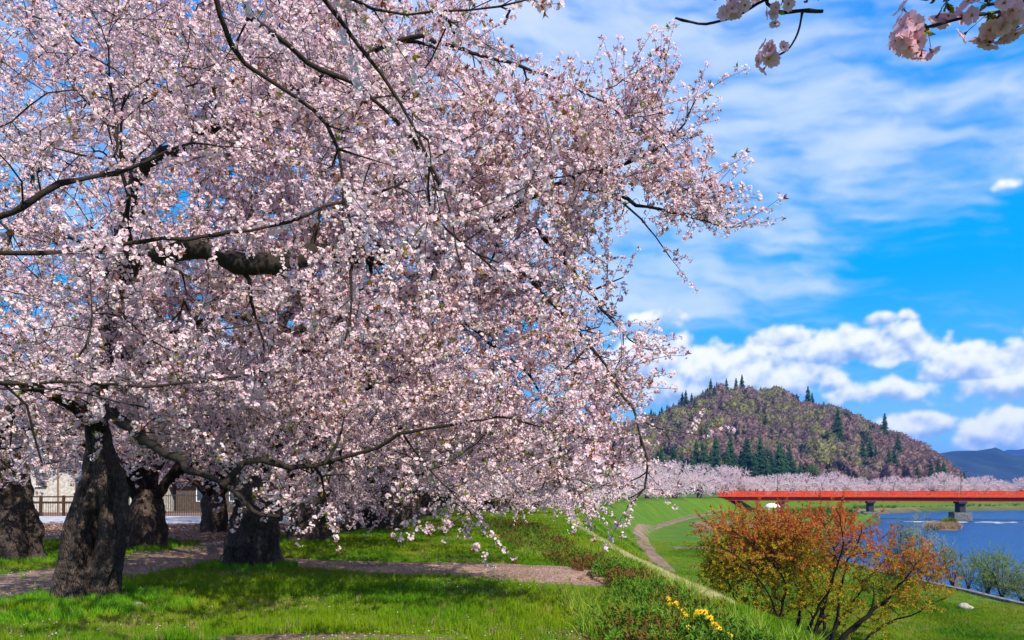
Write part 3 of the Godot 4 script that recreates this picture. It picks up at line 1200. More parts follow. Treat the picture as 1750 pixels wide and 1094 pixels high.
func conifer(v: int) -> Node3D:
	rng.seed = 900 + v
	var o := thing("conifer", Vector3.ZERO, "dark conifer", "conifer")
	var t := Geo.new()
	t.tube(PackedVector3Array([Vector3.ZERO, Vector3(0, 10, 0), Vector3(0, 20.5, 0)]), PackedFloat32Array([0.4, 0.25, 0.05]), 6, Color(0.05, 0.035, 0.028))
	put("trunk", t.mesh(m.branch), o)
	var c := Geo.new()
	for k in 620:
		var h := 1.0 - pow(rng.randf(), 0.75)
		var y := 2.6 + 18.2 * h
		var reach := (4.7 * pow(1.0 - h, 0.8) + 0.3) * rnd(0.7, 1.1) * (1.0 + 0.2 * sin(y * 2.4 + v))
		var a := rng.randf() * TAU
		var dir := Vector3(cos(a), -0.30, sin(a))
		var from := Vector3(0, y, 0) + dir * reach * rnd(0.15, 0.55)
		var tip := Vector3(0, y, 0) + dir * reach
		var s := Vector3(-sin(a), 0, cos(a)) * rnd(0.25, 0.6)
		var tone := Color(0.024, 0.066, 0.026).lerp(Color(0.050, 0.11, 0.028), rng.randf())
		c.tri(from - s, from + Vector3(0, 0.35, 0), tip, tone)
		c.tri(from + Vector3(0, 0.35, 0), from + s, tip, tone)
	put("crown", c.mesh(m.leaf), o)
	return o


# ---------- the red bridge ----------
func make_bridge() -> void:
	rng.seed = 61
	var a := Vector3(52.0, 0, -191.0)
	var b := Vector3(188.0, 0, -141.0)
	var dir := (b - a).normalized()
	var turn := Basis.looking_at(dir)   # local -z runs along the bridge, local +x to its far side... the river's lower side
	var l := a.distance_to(b)
	var o := thing("bridge", a, "long vermilion girder bridge across the river on concrete piers darkened for shade", "bridge")
	var top := EYE + 0.15
	var deck := top - 1.15
	var part := func(called: String, s: float, off: float, y: float, size: Vector3, mat: Material, parent: Node3D, bevel := 0.0):
		return box_part(called, dir * s + turn.x * off + Vector3(0, y, 0), size, mat, parent, bevel, turn)
	part.call("deck", l / 2, 0.0, deck - 0.14, Vector3(6.6, 0.28, l), m.concrete, o, 0.03)
	for s in [-1.0, 1.0]:
		part.call("girder", l / 2, s * 2.7, deck - 0.78, Vector3(0.4, 1.0, l - 0.1), m.dark_red, o, 0.02)
		part.call("edge_beam", l / 2, s * 3.36, deck - 0.14, Vector3(0.12, 0.44, l), m.red, o, 0.02)
		part.call("top_rail", l / 2, s * 3.3, top - 0.06, Vector3(0.12, 0.10, l), m.red, o, 0.02)
		part.call("middle_rail", l / 2, s * 3.3, top - 0.52, Vector3(0.07, 0.07, l), m.red, o)
		part.call("lower_rail", l / 2, s * 3.3, top - 0.98, Vector3(0.08, 0.08, l), m.red, o)
		var bars := Geo.new()
		var k := 0.0
		while k < l:
			bars.box(dir * k + turn.x * s * 3.302 + Vector3(0, top - 0.53, 0), Vector3(0.035, 0.82, 0.11), Color.WHITE, turn)
			k += 0.17
		put("balusters", bars.mesh(m.red), o, Vector3.ZERO, "stuff")
		k = 0.9
		while k < l:
			part.call("post", k, s * 3.3, top - 0.56, Vector3(0.13, 1.08, 0.13), m.red, o, 0.01)
			k += 2.4
	for k in range(0, 68):
		part.call("stiffener", 1.0 + k * 2.12, -2.93, deck - 0.78, Vector3(0.06, 0.9, 0.03), m.dark_red, o)
	for px in [1205.0, 1336.0, 1487.0, 1641.0, 1800.0, 1960.0]:
		var kk: float = (px - 875.0) / FOCAL
		var s: float = (kk * -a.z - a.x) / (dir.x + kk * dir.z)
		var foot: Vector3 = a + dir * s
		var bed := WATER - 1.2 if beside(river, foot.x, -foot.z) > 0.0 else FLOOD - 0.6
		var y1 := deck - 1.28
		var p = part.call("pier", s, 0.0, (y1 + bed) / 2, Vector3(5.4, y1 - bed, 1.25), m.pier, o, 0.12)
		box_part("cap", Vector3(0, (y1 - bed) / 2 - 0.2, 0), Vector3(6.4, 0.55, 1.7), m.pier, p, 0.05, turn)
		box_part("footing", Vector3(0, WATER + 0.75 - (y1 + bed) / 2, 0), Vector3(6.8, 2.0, 3.6), m.concrete, p, 0.1, turn)
	part.call("abutment", 0.5, 0.0, -2.0, Vector3(7.4, 3.6, 2.0), m.concrete, o, 0.05)
	for q in [[1329.0, "left street lamp with two arms on the red bridge"], [1647.0, "right street lamp with two arms on the red bridge"]]:
		# along the bridge until it stands where the photograph shows it
		var k: float = (q[0] - 875.0) / FOCAL
		var s: float = (k * -a.z - a.x) / (dir.x + k * dir.z)
		var lamp := thing("street_lamp", a + dir * s + turn.x * -2.9 + Vector3(0, deck, 0), q[1], "street lamp", "lamps on the bridge")
		var pole := Geo.new()
		pole.tube(PackedVector3Array([Vector3.ZERO, Vector3(0, 0.5, 0), Vector3(0, 5.6, 0)]), PackedFloat32Array([0.13, 0.09, 0.06]), 8, Color.WHITE)
		put("pole", pole.mesh(m.iron), lamp)
		for e in [-1.0, 1.0]:
			var arm := Geo.new()
			arm.tube(PackedVector3Array([Vector3(0, 5.2, 0), Vector3(e * 0.45, 5.5, 0), Vector3(e * 1.05, 5.55, 0)]), PackedFloat32Array([0.05, 0.04, 0.035]), 6, Color.WHITE)
			var ao := put("arm", arm.mesh(m.iron), lamp)
			box_part("lamp_head", Vector3(e * 1.3, 5.55, 0), Vector3(0.6, 0.14, 0.26), m.iron, ao, 0.04)
	var shelter := thing("shelter", at(1320, 868, 176) * Vector3(1, 0, 1) + Vector3(0, FLOOD, 0), "small white domed shelter on the bank under the red bridge", "shelter")
	var dome := Geo.new()
	for k in 6:
		for j in 16:
			var pt := func(u: int, v: int): return Vector3(cos(TAU * v / 16.0) * cos(u / 6.0 * PI / 2) * 1.75, 1.3 + sin(u / 6.0 * PI / 2) * 1.0, sin(TAU * v / 16.0) * cos(u / 6.0 * PI / 2) * 1.75)
			dome.quad(pt.call(k, j), pt.call(k + 1, j), pt.call(k + 1, j + 1), pt.call(k, j + 1), Color.WHITE)
	put("canopy", dome.mesh(m.white), shelter)
	for k in 4:
		box_part("post", Vector3(1.2 * (1 if k % 2 else -1), 0.6, 1.2 * (1 if k < 2 else -1)), Vector3(0.08, 1.5, 0.08), m.white, shelter)
	for q in [1272.0, 1281.0, 1291.0, 1294.0, 1305.0]:
		var k: float = (q - 875.0) / FOCAL
		var s: float = (k * -a.z - a.x) / (dir.x + k * dir.z)
		walker(a + dir * s + turn.x * -2.3 + Vector3(0, deck, 0), atan2(dir.x, dir.z), int(q))


func walker(p: Vector3, turn: float, sd: int) -> void:
	rng.seed = sd
	var coat: Color = [Color(0.02, 0.02, 0.03), Color(0.10, 0.015, 0.02), Color(0.03, 0.035, 0.06), Color(0.015, 0.015, 0.015), Color(0.06, 0.05, 0.05)][sd % 5]
	var said: String = {1272: "person in dark clothes nearest the bridge's left end", 1281: "second person from the bridge's left end walking by the railing", 1291: "person close in front of another on the red bridge", 1294: "person close behind another on the red bridge", 1305: "person walking alone, nearest the left lamp of the red bridge"}[sd]
	var o := thing("person", p, said, "person", "people crossing the bridge")
	o.rotation.y = turn
	var g := Geo.new()
	# one skin from the feet over the trunk to the head, with a stride
	var skin := func(pts: Array, rad: Array, col: Color):
		g.tube(PackedVector3Array(pts), PackedFloat32Array(rad), 10, col)
	skin.call([Vector3(-0.09, 0.02, 0.22), Vector3(-0.09, 0.06, 0.16), Vector3(-0.09, 0.46, 0.10), Vector3(-0.08, 0.90, 0.0), Vector3(0, 1.06, 0), Vector3(0, 1.28, 0), Vector3(0, 1.42, 0), Vector3(0, 1.49, 0.0), Vector3(0, 1.53, 0.01), Vector3(0, 1.60, 0.02), Vector3(0, 1.68, 0.02), Vector3(0, 1.73, 0.01)], [0.03, 0.05, 0.06, 0.09, 0.16, 0.175, 0.15, 0.06, 0.06, 0.085, 0.09, 0.05], coat)
	skin.call([Vector3(0.09, 0.02, -0.12), Vector3(0.09, 0.06, -0.18), Vector3(0.09, 0.46, -0.06), Vector3(0.08, 0.90, 0.0), Vector3(0.03, 1.05, 0)], [0.03, 0.05, 0.06, 0.09, 0.1], coat)
	for s in [-1.0, 1.0]:
		skin.call([Vector3(s * 0.1, 1.38, 0), Vector3(s * 0.19, 1.36, 0), Vector3(s * 0.23, 1.1, -0.05 * s), Vector3(s * 0.22, 0.86, 0.08 * s)], [0.07, 0.065, 0.05, 0.035], coat)
	put("body", g.mesh(m.cloth), o)


# ---------- the street behind the trees ----------
func make_street() -> void:
	rng.seed = 71
	var road := Geo.new()
	road.quad(Vector3(-90, 0.06, -36.6), Vector3(-90, 0.06, -47.5), Vector3(-9, 0.06, -47.5), Vector3(-9, 0.06, -36.6), Color.WHITE)
	put("road", road.mesh(m.asphalt), self, Vector3.ZERO, "structure")
	var line := Geo.new()
	line.quad(Vector3(-90, 0.066, -37.2), Vector3(-90, 0.066, -37.45), Vector3(-9, 0.066, -37.45), Vector3(-9, 0.066, -37.2), Color.WHITE)
	put("road_marking", line.mesh(m.white), self, Vector3.ZERO, "structure")
	var f := thing("fence", Vector3(-50, 0, -49.5), "dark brown timber rail fence along the street before the cream house", "fence")
	box_part("top_rail", Vector3(11.2, 1.25, 0), Vector3(22.4, 0.09, 0.1), m.fence, f, 0.01)
	box_part("middle_rail", Vector3(11.2, 0.88, 0.0), Vector3(22.4, 0.14, 0.07), m.fence, f, 0.01)
	for k in 16:
		box_part("post", Vector3(0.1 + k * 1.48, 0.66, 0), Vector3(0.16, 1.36, 0.15), m.fence, f, 0.015)
	var bars := Geo.new()
	for k in 150:
		bars.box(Vector3(k * 0.15, 0.45, -0.03), Vector3(0.02, 0.85, 0.02), Color.WHITE)
	put("bars", bars.mesh(m.fence), f, Vector3.ZERO, "stuff")
	var ir := thing("fence", Vector3(-27.4, 0, -49.6), "black iron fence of thin upright bars beside the timber fence", "fence")
	box_part("top_rail", Vector3(7, 1.32, 0), Vector3(14, 0.05, 0.05), m.iron, ir)
	box_part("lower_rail", Vector3(7, 0.25, 0), Vector3(14, 0.05, 0.05), m.iron, ir)
	for k in 94:
		box_part("bar", Vector3(0.07 + k * 0.149, 0.72, 0), Vector3(0.028, 1.42, 0.028), m.iron, ir)

	var h := thing("house", Vector3(-52, 0, -57), "cream two storey house with slate blue roof behind the brown fence", "house")
	box_part("wall", Vector3(11.5, 3.0, -5), Vector3(27, 6.0, 10), m.wall, h)
	var roof := Geo.new()
	for s in [-1.0, 1.0]:
		var e := Vector3(0, 0.12, 0)
		var p0 := Vector3(-3.0, 5.85, -5 + s * 6.3)
		var p1 := Vector3(26.0, 5.85, -5 + s * 6.3)
		var r0 := Vector3(-3.0, 8.6, -5)
		var r1 := Vector3(26.0, 8.6, -5)
		roof.quad(p0 + e, r0 + e, r1 + e, p1 + e, Color.WHITE)
		roof.quad(p0, p1, r1, r0, Color.WHITE)
		roof.quad(p0, p0 + e, p1 + e, p1, Color.WHITE)
	for x in [-3.0, 26.0]:
		roof.tri(Vector3(x, 5.97, -11.3), Vector3(x, 8.72, -5), Vector3(x, 5.97, 1.3), Color.WHITE)
	var ro := put("roof", roof.mesh(m.roof), h)
	box_part("eaves", Vector3(11.5, 5.9, 1.28), Vector3(29.0, 0.2, 0.1), m.trim, ro, 0.01)
	var sheet := Geo.new()
	for k in 36:
		sheet.box(Vector3(-2.8 + k * 0.82, 7.32, -1.82), Vector3(0.05, 0.05, 6.85), Color.WHITE, Basis(Vector3.RIGHT, atan2(2.75, 6.3)))
	put("seams", sheet.mesh(m.roof), ro, Vector3.ZERO, "stuff")
	for q in [[16.75, 2.5, 0.62, 0.86], [19.9, 2.3, 1.1, 1.3], [23.2, 2.3, 1.0, 1.3], [13.4, 4.6, 1.7, 1.5], [10.4, 4.6, 1.7, 1.5], [16.4, 4.55, 1.1, 1.5], [20.5, 4.6, 1.6, 1.4], [6.5, 4.6, 1.6, 1.4], [6.0, 2.0, 1.7, 2.0], [11.0, 2.0, 1.8, 2.2]]:
		var wn := box_part("window", Vector3(q[0], q[1], 0.03), Vector3(q[2] + 0.14, q[3] + 0.14, 0.08), m.trim, h)
		for s in [-1.0, 1.0]:
			box_part("pane", Vector3(s * q[2] * 0.25, 0, 0.045), Vector3(q[2] * 0.5 - 0.03, q[3], 0.02), m.glass, wn)
		box_part("sill", Vector3(0, -q[3] * 0.5 - 0.09, 0.09), Vector3(q[2] + 0.24, 0.06, 0.14), m.white, wn, 0.01)
	for x in [15.4, 18.05, 24.6]:
		var pipe := Geo.new()
		pipe.tube(PackedVector3Array([Vector3(x, 0, 0.12), Vector3(x, 2.5, 0.12), Vector3(x, 5.85, 0.12)]), PackedFloat32Array([0.06, 0.06, 0.06]), 8, Color.WHITE)
		put("downpipe", pipe.mesh(m.trim), h)
	box_part("band", Vector3(11.5, 3.4, 0.04), Vector3(27.04, 0.12, 0.06), m.trim, h)

	var sh := thing("house", Vector3(-27, 0, -60), "low dark shed with shuttered windows behind the iron fence", "shed")
	box_part("wall", Vector3(7, 1.3, -3), Vector3(13, 2.6, 6), m.shed, sh)
	var sr := Geo.new()
	sr.quad(Vector3(0, 2.5, 0.7), Vector3(0, 3.6, -6.6), Vector3(14, 3.6, -6.6), Vector3(14, 2.5, 0.7), Color.WHITE)
	sr.quad(Vector3(0, 2.4, 0.7), Vector3(14, 2.4, 0.7), Vector3(14, 3.5, -6.6), Vector3(0, 3.5, -6.6), Color.WHITE)
	sr.quad(Vector3(0, 2.4, 0.7), Vector3(0, 2.5, 0.7), Vector3(14, 2.5, 0.7), Vector3(14, 2.4, 0.7), Color.WHITE)
	put("roof", sr.mesh(m.trim), sh)
	for x in [2.6, 5.2, 9.2, 11.6]:
		var wn := box_part("window", Vector3(x, 1.4, 0.02), Vector3(1.0, 1.2, 0.06), m.white, sh)
		box_part("pane", Vector3(0, 0, 0.035), Vector3(0.86, 1.06, 0.02), m.glass if x < 6 else m.curtain, wn)

	# the dark evergreen hedge and yard trees that close the view between the trunks
	rng.seed = 72
	for k in 11:
		var x := -32.0 + k * 5.6
		var d := 62.0 + k * 5.0 + rnd(-1, 1)
		if k > 6:
			x = along(levee, d, -24.0).x
		var o := thing("evergreen_bush", Vector3(x, 0, -d), ordinal(k) + " dark evergreen bush from the cream house behind the cherry trunks", "bush", "evergreen bushes behind the trunks")
		var wood := Geo.new()
		wood.tube(PackedVector3Array([Vector3.ZERO, Vector3(0.1, 1.5, 0), Vector3(0, 3.0, 0.1)]), PackedFloat32Array([0.12, 0.09, 0.04]), 5, Color(0.04, 0.03, 0.025))
		put("stem", wood.mesh(m.branch), o)
		var where := []
		var tint := PackedColorArray()
		for j in 260:
			var e := ball() * Vector3(3.2, 1.9, 1.8)
			where.append(Transform3D(upright(e + Vector3(0, 0.6, 0) + ball(), rng.randf() * TAU, rnd(0.7, 1.2)), e + Vector3(0, 1.75, 0)))
			tint.append(Color(0.02, 0.05, 0.016).lerp(Color(0.045, 0.075, 0.02), rng.randf()))
		scatter("foliage", sprays.evergreen[k % 2], where, tint, o)


# ---------- cherry trees ----------
func row_tree(called: String, sd: int, lod: int, d2: float, size: float, share: float) -> Node3D:
	rng.seed = sd
	var o := thing(called, Vector3.ZERO, "old cherry tree in full bloom", "cherry tree", "cherry trees along the embankment")
	var limbs := []
	for k in 8:
		var a := TAU * k / 8.0 + rnd(-0.25, 0.25)
		var c := Vector3(cos(a), 0, sin(a))
		var far := 1.22 if c.x > 0.3 else 1.0
		var drop := 1.9 if c.x > 0.3 else 3.2
		limbs.append([[Vector3(0, 1.7, 0) + c * 0.2, c * 1.1 + Vector3(0, 2.7 + rnd(-0.2, 0.4), 0), c * 3.0 * far + Vector3(rnd(-0.4, 0.4), 3.7 + rnd(-0.3, 0.8), rnd(-0.4, 0.4)), c * 5.2 * far + Vector3(rnd(-0.5, 0.5), 3.7 + rnd(-0.5, 0.5), rnd(-0.5, 0.5)), c * 7.0 * far + Vector3(0, drop + rnd(-0.4, 0.3), 0)], 0.19 * rnd(0.7, 1.1), 0.015])
	for k in 4:
		var a := TAU * k / 4.0 + rnd(-0.4, 0.4)
		var c := Vector3(cos(a), 0, sin(a))
		limbs.append([[Vector3(0, 1.8, 0), c * 0.5 + Vector3(0, 3.2, 0), c * 1.4 + Vector3(0, 5.2, 0), c * 2.6 + Vector3(0, 7.2, 0)], 0.2, 0.015])
	var lobes := [[Vector3(0, 6.3, 0), Vector3(3.8, 1.9, 3.8)], [Vector3(8.0, 1.75, 0.4), Vector3(1.7, 0.9, 2.3)], [Vector3(6.6, 2.2, -3.2), Vector3(1.6, 1.0, 1.7)], [Vector3(6.4, 2.2, 3.6), Vector3(1.6, 1.0, 1.7)]]
	for k in 6:
		var a := TAU * (k + 0.3) / 6.0
		lobes.append([Vector3(cos(a) * 4.4, 4.0, sin(a) * 4.4), Vector3(2.4, 1.35, 2.4)])
		lobes.append([Vector3(cos(a + 0.5) * 6.4, 3.55 + rnd(-0.2, 0.3), sin(a + 0.5) * 6.4), Vector3(1.7, 0.9, 1.7)])
	var lean := rnd(-0.15, 0.25)
	grow(o, {"seed": sd, "trunk": [[Vector3(0, -0.25, 0), Vector3(0.04, 0.5, 0), Vector3(lean * 0.6, 1.3, 0.06), Vector3(lean, 2.2, 0.0)], [0.72, 0.66, 0.62, 0.46]], "rings": 26, "sides": 28, "limbs": limbs, "lobes": lobes, "d1": 0.30, "d2": d2, "sprays": sprays[lod], "size": size, "share": share, "low": 0.55, "gaps": -0.2})
	return o


func make_avenue() -> void:
	var near_kinds := [row_tree("cherry_tree", 41, 1, 4.2, 1.3, 0.9), row_tree("cherry_tree", 42, 1, 4.2, 1.3, 0.9)]
	var far_kinds := [row_tree("cherry_tree", 43, 2, 1.9, 1.9, 0.9), row_tree("cherry_tree", 44, 2, 1.9, 1.9, 0.9)]
	rng.seed = 404
	# x, d, size, which kind, label
	var spots := [
		[-6.2, 23.4, 1.0, near_kinds, "broad trunked cherry just behind the tree with the pale scar"],
		[-10.0, 20.8, 0.74, near_kinds, "leaning cherry half hidden behind the hollow trunk"],
		[-11.6, 29.6, 0.74, near_kinds, "slim dark cherry beside the leaf litter and the street"],
		[-6.4, 32.0, 1.08, near_kinds, "cherry with mossy trunk at the back of the shaded lawn"],
		[-5.0, 31.0, 0.8, near_kinds, "smaller tan barked cherry pressed against the mossy trunk"],
		[-5.6, 41.0, 1.0, near_kinds, "cherry fifth along the river row, its boughs drooping over the slope"],
		[-12.6, 39.5, 0.95, near_kinds, "cherry in the street side row before the iron fence"],
		[-6.0, 50.0, 1.0, far_kinds, "cherry sixth along the river row at the end of the shaded lawn"]]
	for k in 14:
		var d := 58.0 + k * 9.6 + k * k * 0.12
		var p := along(levee, d, -7.2 + rnd(-0.6, 0.6))
		spots.append([p.x, p.y, rnd(0.95, 1.1), far_kinds, ordinal(k) + " cherry from the lawn along the curving embankment towards the red bridge"])
	for k in 7:
		var d := 49.0 + k * 11.0
		var p := along(levee, d, -15.5 + rnd(-0.8, 0.8))
		spots.append([p.x, p.y, rnd(0.9, 1.05), far_kinds, ordinal(k) + " cherry of the street side row beyond the shaded lawn"])
	for k in 30:
		var s := 12.0 + k * 8.2
		var i := 6
		while i < levee.size() - 2 and s > levee[i].distance_to(levee[i + 1]):
			s -= levee[i].distance_to(levee[i + 1])
			i += 1
		var dir := (levee[i + 1] - levee[i]).normalized()
		var p := levee[i] + dir * s + Vector2(dir.y, -dir.x) * (-3.0 + rnd(-0.8, 0.8))
		spots.append([p.x, p.y, rnd(0.66, 1.02), far_kinds, ordinal(k) + " far cherry from the left in the pink row behind the red bridge"])
	var used := {}
	for k in spots.size():
		var q: Array = spots[k]
		var list: Array = q[3]
		var proto: Node3D = list[k % 2]
		var o: Node3D = copy(proto) if used.has(proto) else proto
		used[proto] = true
		tag(o, q[4], "cherry tree", "cherry trees along the embankment" if k < 29 else "cherry trees behind the bridge")
		var d: float = q[1]
		var ahead := along(levee, d + 4.0, 0.0) - along(levee, d - 4.0, 0.0)
		o.position = Vector3(q[0], ground(q[0], d), -d)
		o.rotation.y = -atan2(ahead.x, ahead.y) + rnd(-0.35, 0.35)
		o.scale = Vector3.ONE * (q[2] as float)


func make_near_trees() -> void:
	# the tree with the hollow
	var o := thing("cherry_tree", Vector3(-6.03, 0, -10.9), "nearest gnarled cherry with a deep hollow in its pear shaped trunk", "cherry tree", "cherry trees along the embankment")
	var d0 := 10.9
	grow(o, {"seed": 7, "rings": 110, "sides": 96, "rough": 1.25, "tone": Color(0.19, 0.142, 0.12), "limb_tone": Color(0.05, 0.037, 0.031),
		"trunk": [[at(150, 1042, d0), at(154, 985, d0), at(166, 905, d0), at(172, 850, d0 + 0.05), at(176, 805, d0 + 0.1), at(168, 755, d0 + 0.15), at(166, 700, d0 + 0.2), at(176, 620, d0 + 0.3)], [0.39, 0.385, 0.39, 0.345, 0.27, 0.16, 0.15, 0.12]],
		"hollows": [[1.32, 1.08, 0.30, 0.50, -0.95], [0.80, 0.98, 0.24, 0.36, 0.42], [1.65, 1.05, 0.24, 0.5, 0.24], [0.25, 0.9, 0.3, 0.5, 0.18], [2.10, 0.45, 0.22, 0.5, -0.28], [1.12, 0.38, 0.16, 0.3, -0.3], [0.55, 1.5, 0.14, 0.5, -0.25], [0.10, 0.3, 0.2, 0.3, -0.2], [0.88, 0.62, 0.3, 0.10, -0.22]],
		"limbs": [
			[[at(168, 705, 11.05), at(215, 722, 9.9), at(270, 765, 8.9), at(330, 805, 8.3), at(380, 832, 8.0), at(430, 866, 7.9), at(475, 888, 7.9)], 0.105, 0.02],
			[[at(380, 830, 8.0), at(430, 788, 8.1), at(500, 800, 8.3), at(565, 786, 8.7), at(640, 765, 8.6), at(690, 738, 8.5), at(765, 727, 8.4), at(865, 714, 8.3), at(945, 737, 8.2)], 0.040, 0.009],
			[[at(172, 735, 11.05), at(110, 690, 10.6), at(50, 660, 10.2), at(-60, 640, 9.8)], 0.10, 0.03],
			[[at(176, 620, 11.2), at(200, 520, 11.5), at(215, 462, 9.6), at(245, 432, 8.6), at(310, 430, 8.4), at(385, 442, 8.5), at(460, 455, 8.7), at(545, 436, 9.2), at(640, 440, 11.0), at(745, 424, 12.0), at(820, 396, 12.4), at(880, 360, 11.6)], 0.155, 0.07],
			[[at(820, 396, 12.4), at(850, 420, 11.4), at(885, 455, 10.6), at(940, 515, 9.9), at(1000, 580, 9.5), at(1050, 650, 9.2), at(1086, 715, 9.1), at(1102, 780, 9.0), at(1104, 830, 9.0), at(1072, 868, 9.0)], 0.045, 0.010],
			[[at(880, 360, 11.6), at(940, 320, 11.0), at(1010, 322, 10.4), at(1100, 350, 9.9), at(1180, 372, 9.6), at(1235, 388, 9.4), at(1270, 386, 9.3)], 0.06, 0.006],
			[[at(940, 320, 11.0), at(1000, 303, 10.6), at(1060, 280, 10.2), at(1120, 256, 9.9), at(1165, 215, 9.7), at(1192, 165, 9.6)], 0.045, 0.006],
			[[at(1040, 330, 10.2), at(1085, 365, 9.9), at(1120, 405, 9.7), at(1146, 440, 9.6)], 0.02, 0.006],
			[[at(176, 620, 11.2), at(190, 480, 11.0), at(225, 330, 10.6), at(265, 275, 10.2), at(350, 230, 9.9), at(450, 180, 9.8), at(560, 60, 9.6)], 0.12, 0.05],
			[[at(450, 180, 9.8), at(580, 120, 9.6), at(700, 62, 9.4), at(820, 95, 9.3), at(930, 126, 9.2), at(1010, 165, 9.1), at(1096, 205, 9.0)], 0.05, 0.006],
			[[at(880, 360, 11.6), at(960, 440, 11.0), at(1010, 500, 10.5), at(1070, 575, 10.2), at(1110, 600, 10.0)], 0.05, 0.008],
			[[at(640, 436, 13.0), at(720, 482, 11.8), at(752, 522, 11.2), at(820, 572, 10.6), at(900, 640, 10.2), at(980, 740, 9.9)], 0.06, 0.008],
			[[at(176, 620, 11.2), at(260, 590, 10.8), at(360, 540, 10.4), at(440, 552, 10.0), at(520, 600, 9.7)], 0.07, 0.01],
			[[at(690, 745, 8.5), at(730, 800, 9.0), at(780, 850, 9.2), at(815, 885, 9.3)], 0.012, 0.005],
			[[at(1086, 715, 9.1), at(1130, 735, 9.0), at(1165, 740, 9.0), at(1203, 745, 9.0)], 0.01, 0.004]],
		"lobes": [
			[at(110, 560, 10.3), Vector3(2.1, 1.45, 1.9)], [at(380, 600, 10.5), Vector3(2.2, 1.6, 2.0)], [at(650, 600, 10.4), Vector3(2.2, 1.6, 1.9)],
			[at(870, 620, 10.2), Vector3(1.6, 1.5, 1.5), 1.3], [at(1010, 560, 10.0), Vector3(0.85, 1.05, 1.1), 1.8], [at(1075, 520, 10.0), Vector3(0.5, 0.8, 0.7), 2.6], [at(1085, 600, 10.0), Vector3(0.4, 0.5, 0.5), 2.4],
			[at(300, 300, 10.0), Vector3(3.0, 1.9, 2.2)], [at(640, 300, 10.5), Vector3(2.5, 2.0, 2.1)], [at(885, 320, 10.0), Vector3(1.4, 1.3, 1.4), 1.8],
			[at(1060, 240, 9.7), Vector3(0.9, 0.8, 1.0), 3.6], [at(1150, 240, 9.6), Vector3(0.45, 0.6, 0.7), 5.0], [at(1140, 330, 9.6), Vector3(0.65, 0.33, 0.7), 6.0], [at(1205, 362, 9.4), Vector3(0.45, 0.18, 0.4), 11.0], [at(1100, 160, 9.6), Vector3(0.4, 0.3, 0.5), 2.0], [at(680, 100, 9.3), Vector3(1.25, 1.0, 1.6)], [at(300, 60, 9.3), Vector3(2.6, 1.2, 1.7)],
			[at(190, 750, 10.2), Vector3(1.5, 0.38, 0.9)], [at(500, 790, 9.8), Vector3(1.3, 0.6, 0.9), 1.4], [at(540, 860, 8.9), Vector3(0.35, 0.22, 0.4), 1.6], [at(470, 885, 8.0), Vector3(0.3, 0.14, 0.3), 4.0], [at(540, 875, 8.2), Vector3(0.3, 0.2, 0.3), 3.0], [at(720, 770, 9.2), Vector3(1.4, 0.7, 1.1)], [at(930, 770, 9.4), Vector3(1.1, 0.7, 1.1), 1.4],
			[at(790, 880, 9.3), Vector3(0.28, 0.28, 0.3), 2.4], [at(1060, 775, 9.0), Vector3(0.34, 0.5, 0.5), 3.4], [at(1000, 700, 9.8), Vector3(0.8, 1.0, 0.9), 1.9], [at(1065, 720, 9.5), Vector3(0.38, 0.8, 0.6), 3.4], [at(1020, 840, 9.6), Vector3(0.5, 0.3, 0.6), 2.4], [at(1060, 855, 9.0), Vector3(0.14, 0.1, 0.2), 4.0], [at(1165, 745, 9.0), Vector3(0.26, 0.09, 0.2), 5.0]],
		"d1": 0.55, "d2": 10.5, "sprays": sprays[1], "size": 1.08, "share": 1.0, "gaps": -0.17, "low": 0.5})

	o = thing("cherry_tree", Vector3(-5.5, 0, -16.0), "second cherry with a stubby split trunk and a pale bark scar on its left", "cherry tree", "cherry trees along the embankment")
	d0 = 16.0
	grow(o, {"seed": 9, "rings": 60, "sides": 60, "rough": 1.9,
		"trunk": [[at(428, 982, d0), at(428, 930, d0), at(434, 890, d0), at(432, 850, d0), at(420, 800, d0)], [0.56, 0.52, 0.50, 0.44, 0.30]],
		"hollows": [[1.77, 0.7, 0.22, 0.7, -0.22], [2.27, 0.8, 0.3, 0.7, 0.16], [0.77, 0.9, 0.3, 0.4, -0.14]],
		"limbs": [
			[[at(425, 850, 16), at(380, 780, 15.6), at(300, 700, 15), at(180, 660, 14.4), at(60, 670, 14)], 0.18, 0.02],
			[[at(425, 850, 16), at(460, 770, 15.8), at(560, 680, 15.2), at(700, 650, 14.6), at(860, 690, 14), at(960, 780, 13.6)], 0.18, 0.02],
			[[at(425, 850, 16), at(430, 720, 16.5), at(470, 580, 17), at(560, 420, 17.4), at(640, 260, 17.6)], 0.18, 0.03],
			[[at(425, 850, 16), at(390, 720, 16.4), at(330, 560, 16.8), at(250, 380, 17), at(180, 200, 17)], 0.16, 0.03],
			[[at(470, 580, 17), at(640, 520, 17.6), at(800, 500, 18), at(960, 560, 18)], 0.10, 0.02]],
		"lobes": [
			[at(300, 690, 15.5), Vector3(3.0, 1.4, 2.2)], [at(620, 700, 15.2), Vector3(2.8, 1.5, 2.2)], [at(860, 740, 14.4), Vector3(1.9, 1.0, 2.0)], [at(960, 690, 15.0), Vector3(1.4, 1.2, 1.6)],
			[at(300, 420, 16.5), Vector3(3.4, 2.6, 2.5)], [at(640, 420, 17), Vector3(3.4, 2.6, 2.5)], [at(900, 500, 17), Vector3(2.2, 2.0, 2.3)], [at(430, 150, 17), Vector3(4.5, 2.4, 2.6)], [at(60, 560, 16), Vector3(2.2, 2.4, 2.3)]],
		"d1": 0.35, "d2": 5.0, "sprays": sprays[1], "size": 1.25, "share": 1.0, "gaps": -0.16, "low": 0.9})

	o = thing("cherry_tree", Vector3(-11.5, 0, -17.4), "thick cherry trunk left of the hollow tree, leaning out of view", "cherry tree", "cherry trees along the embankment")
	d0 = 17.4
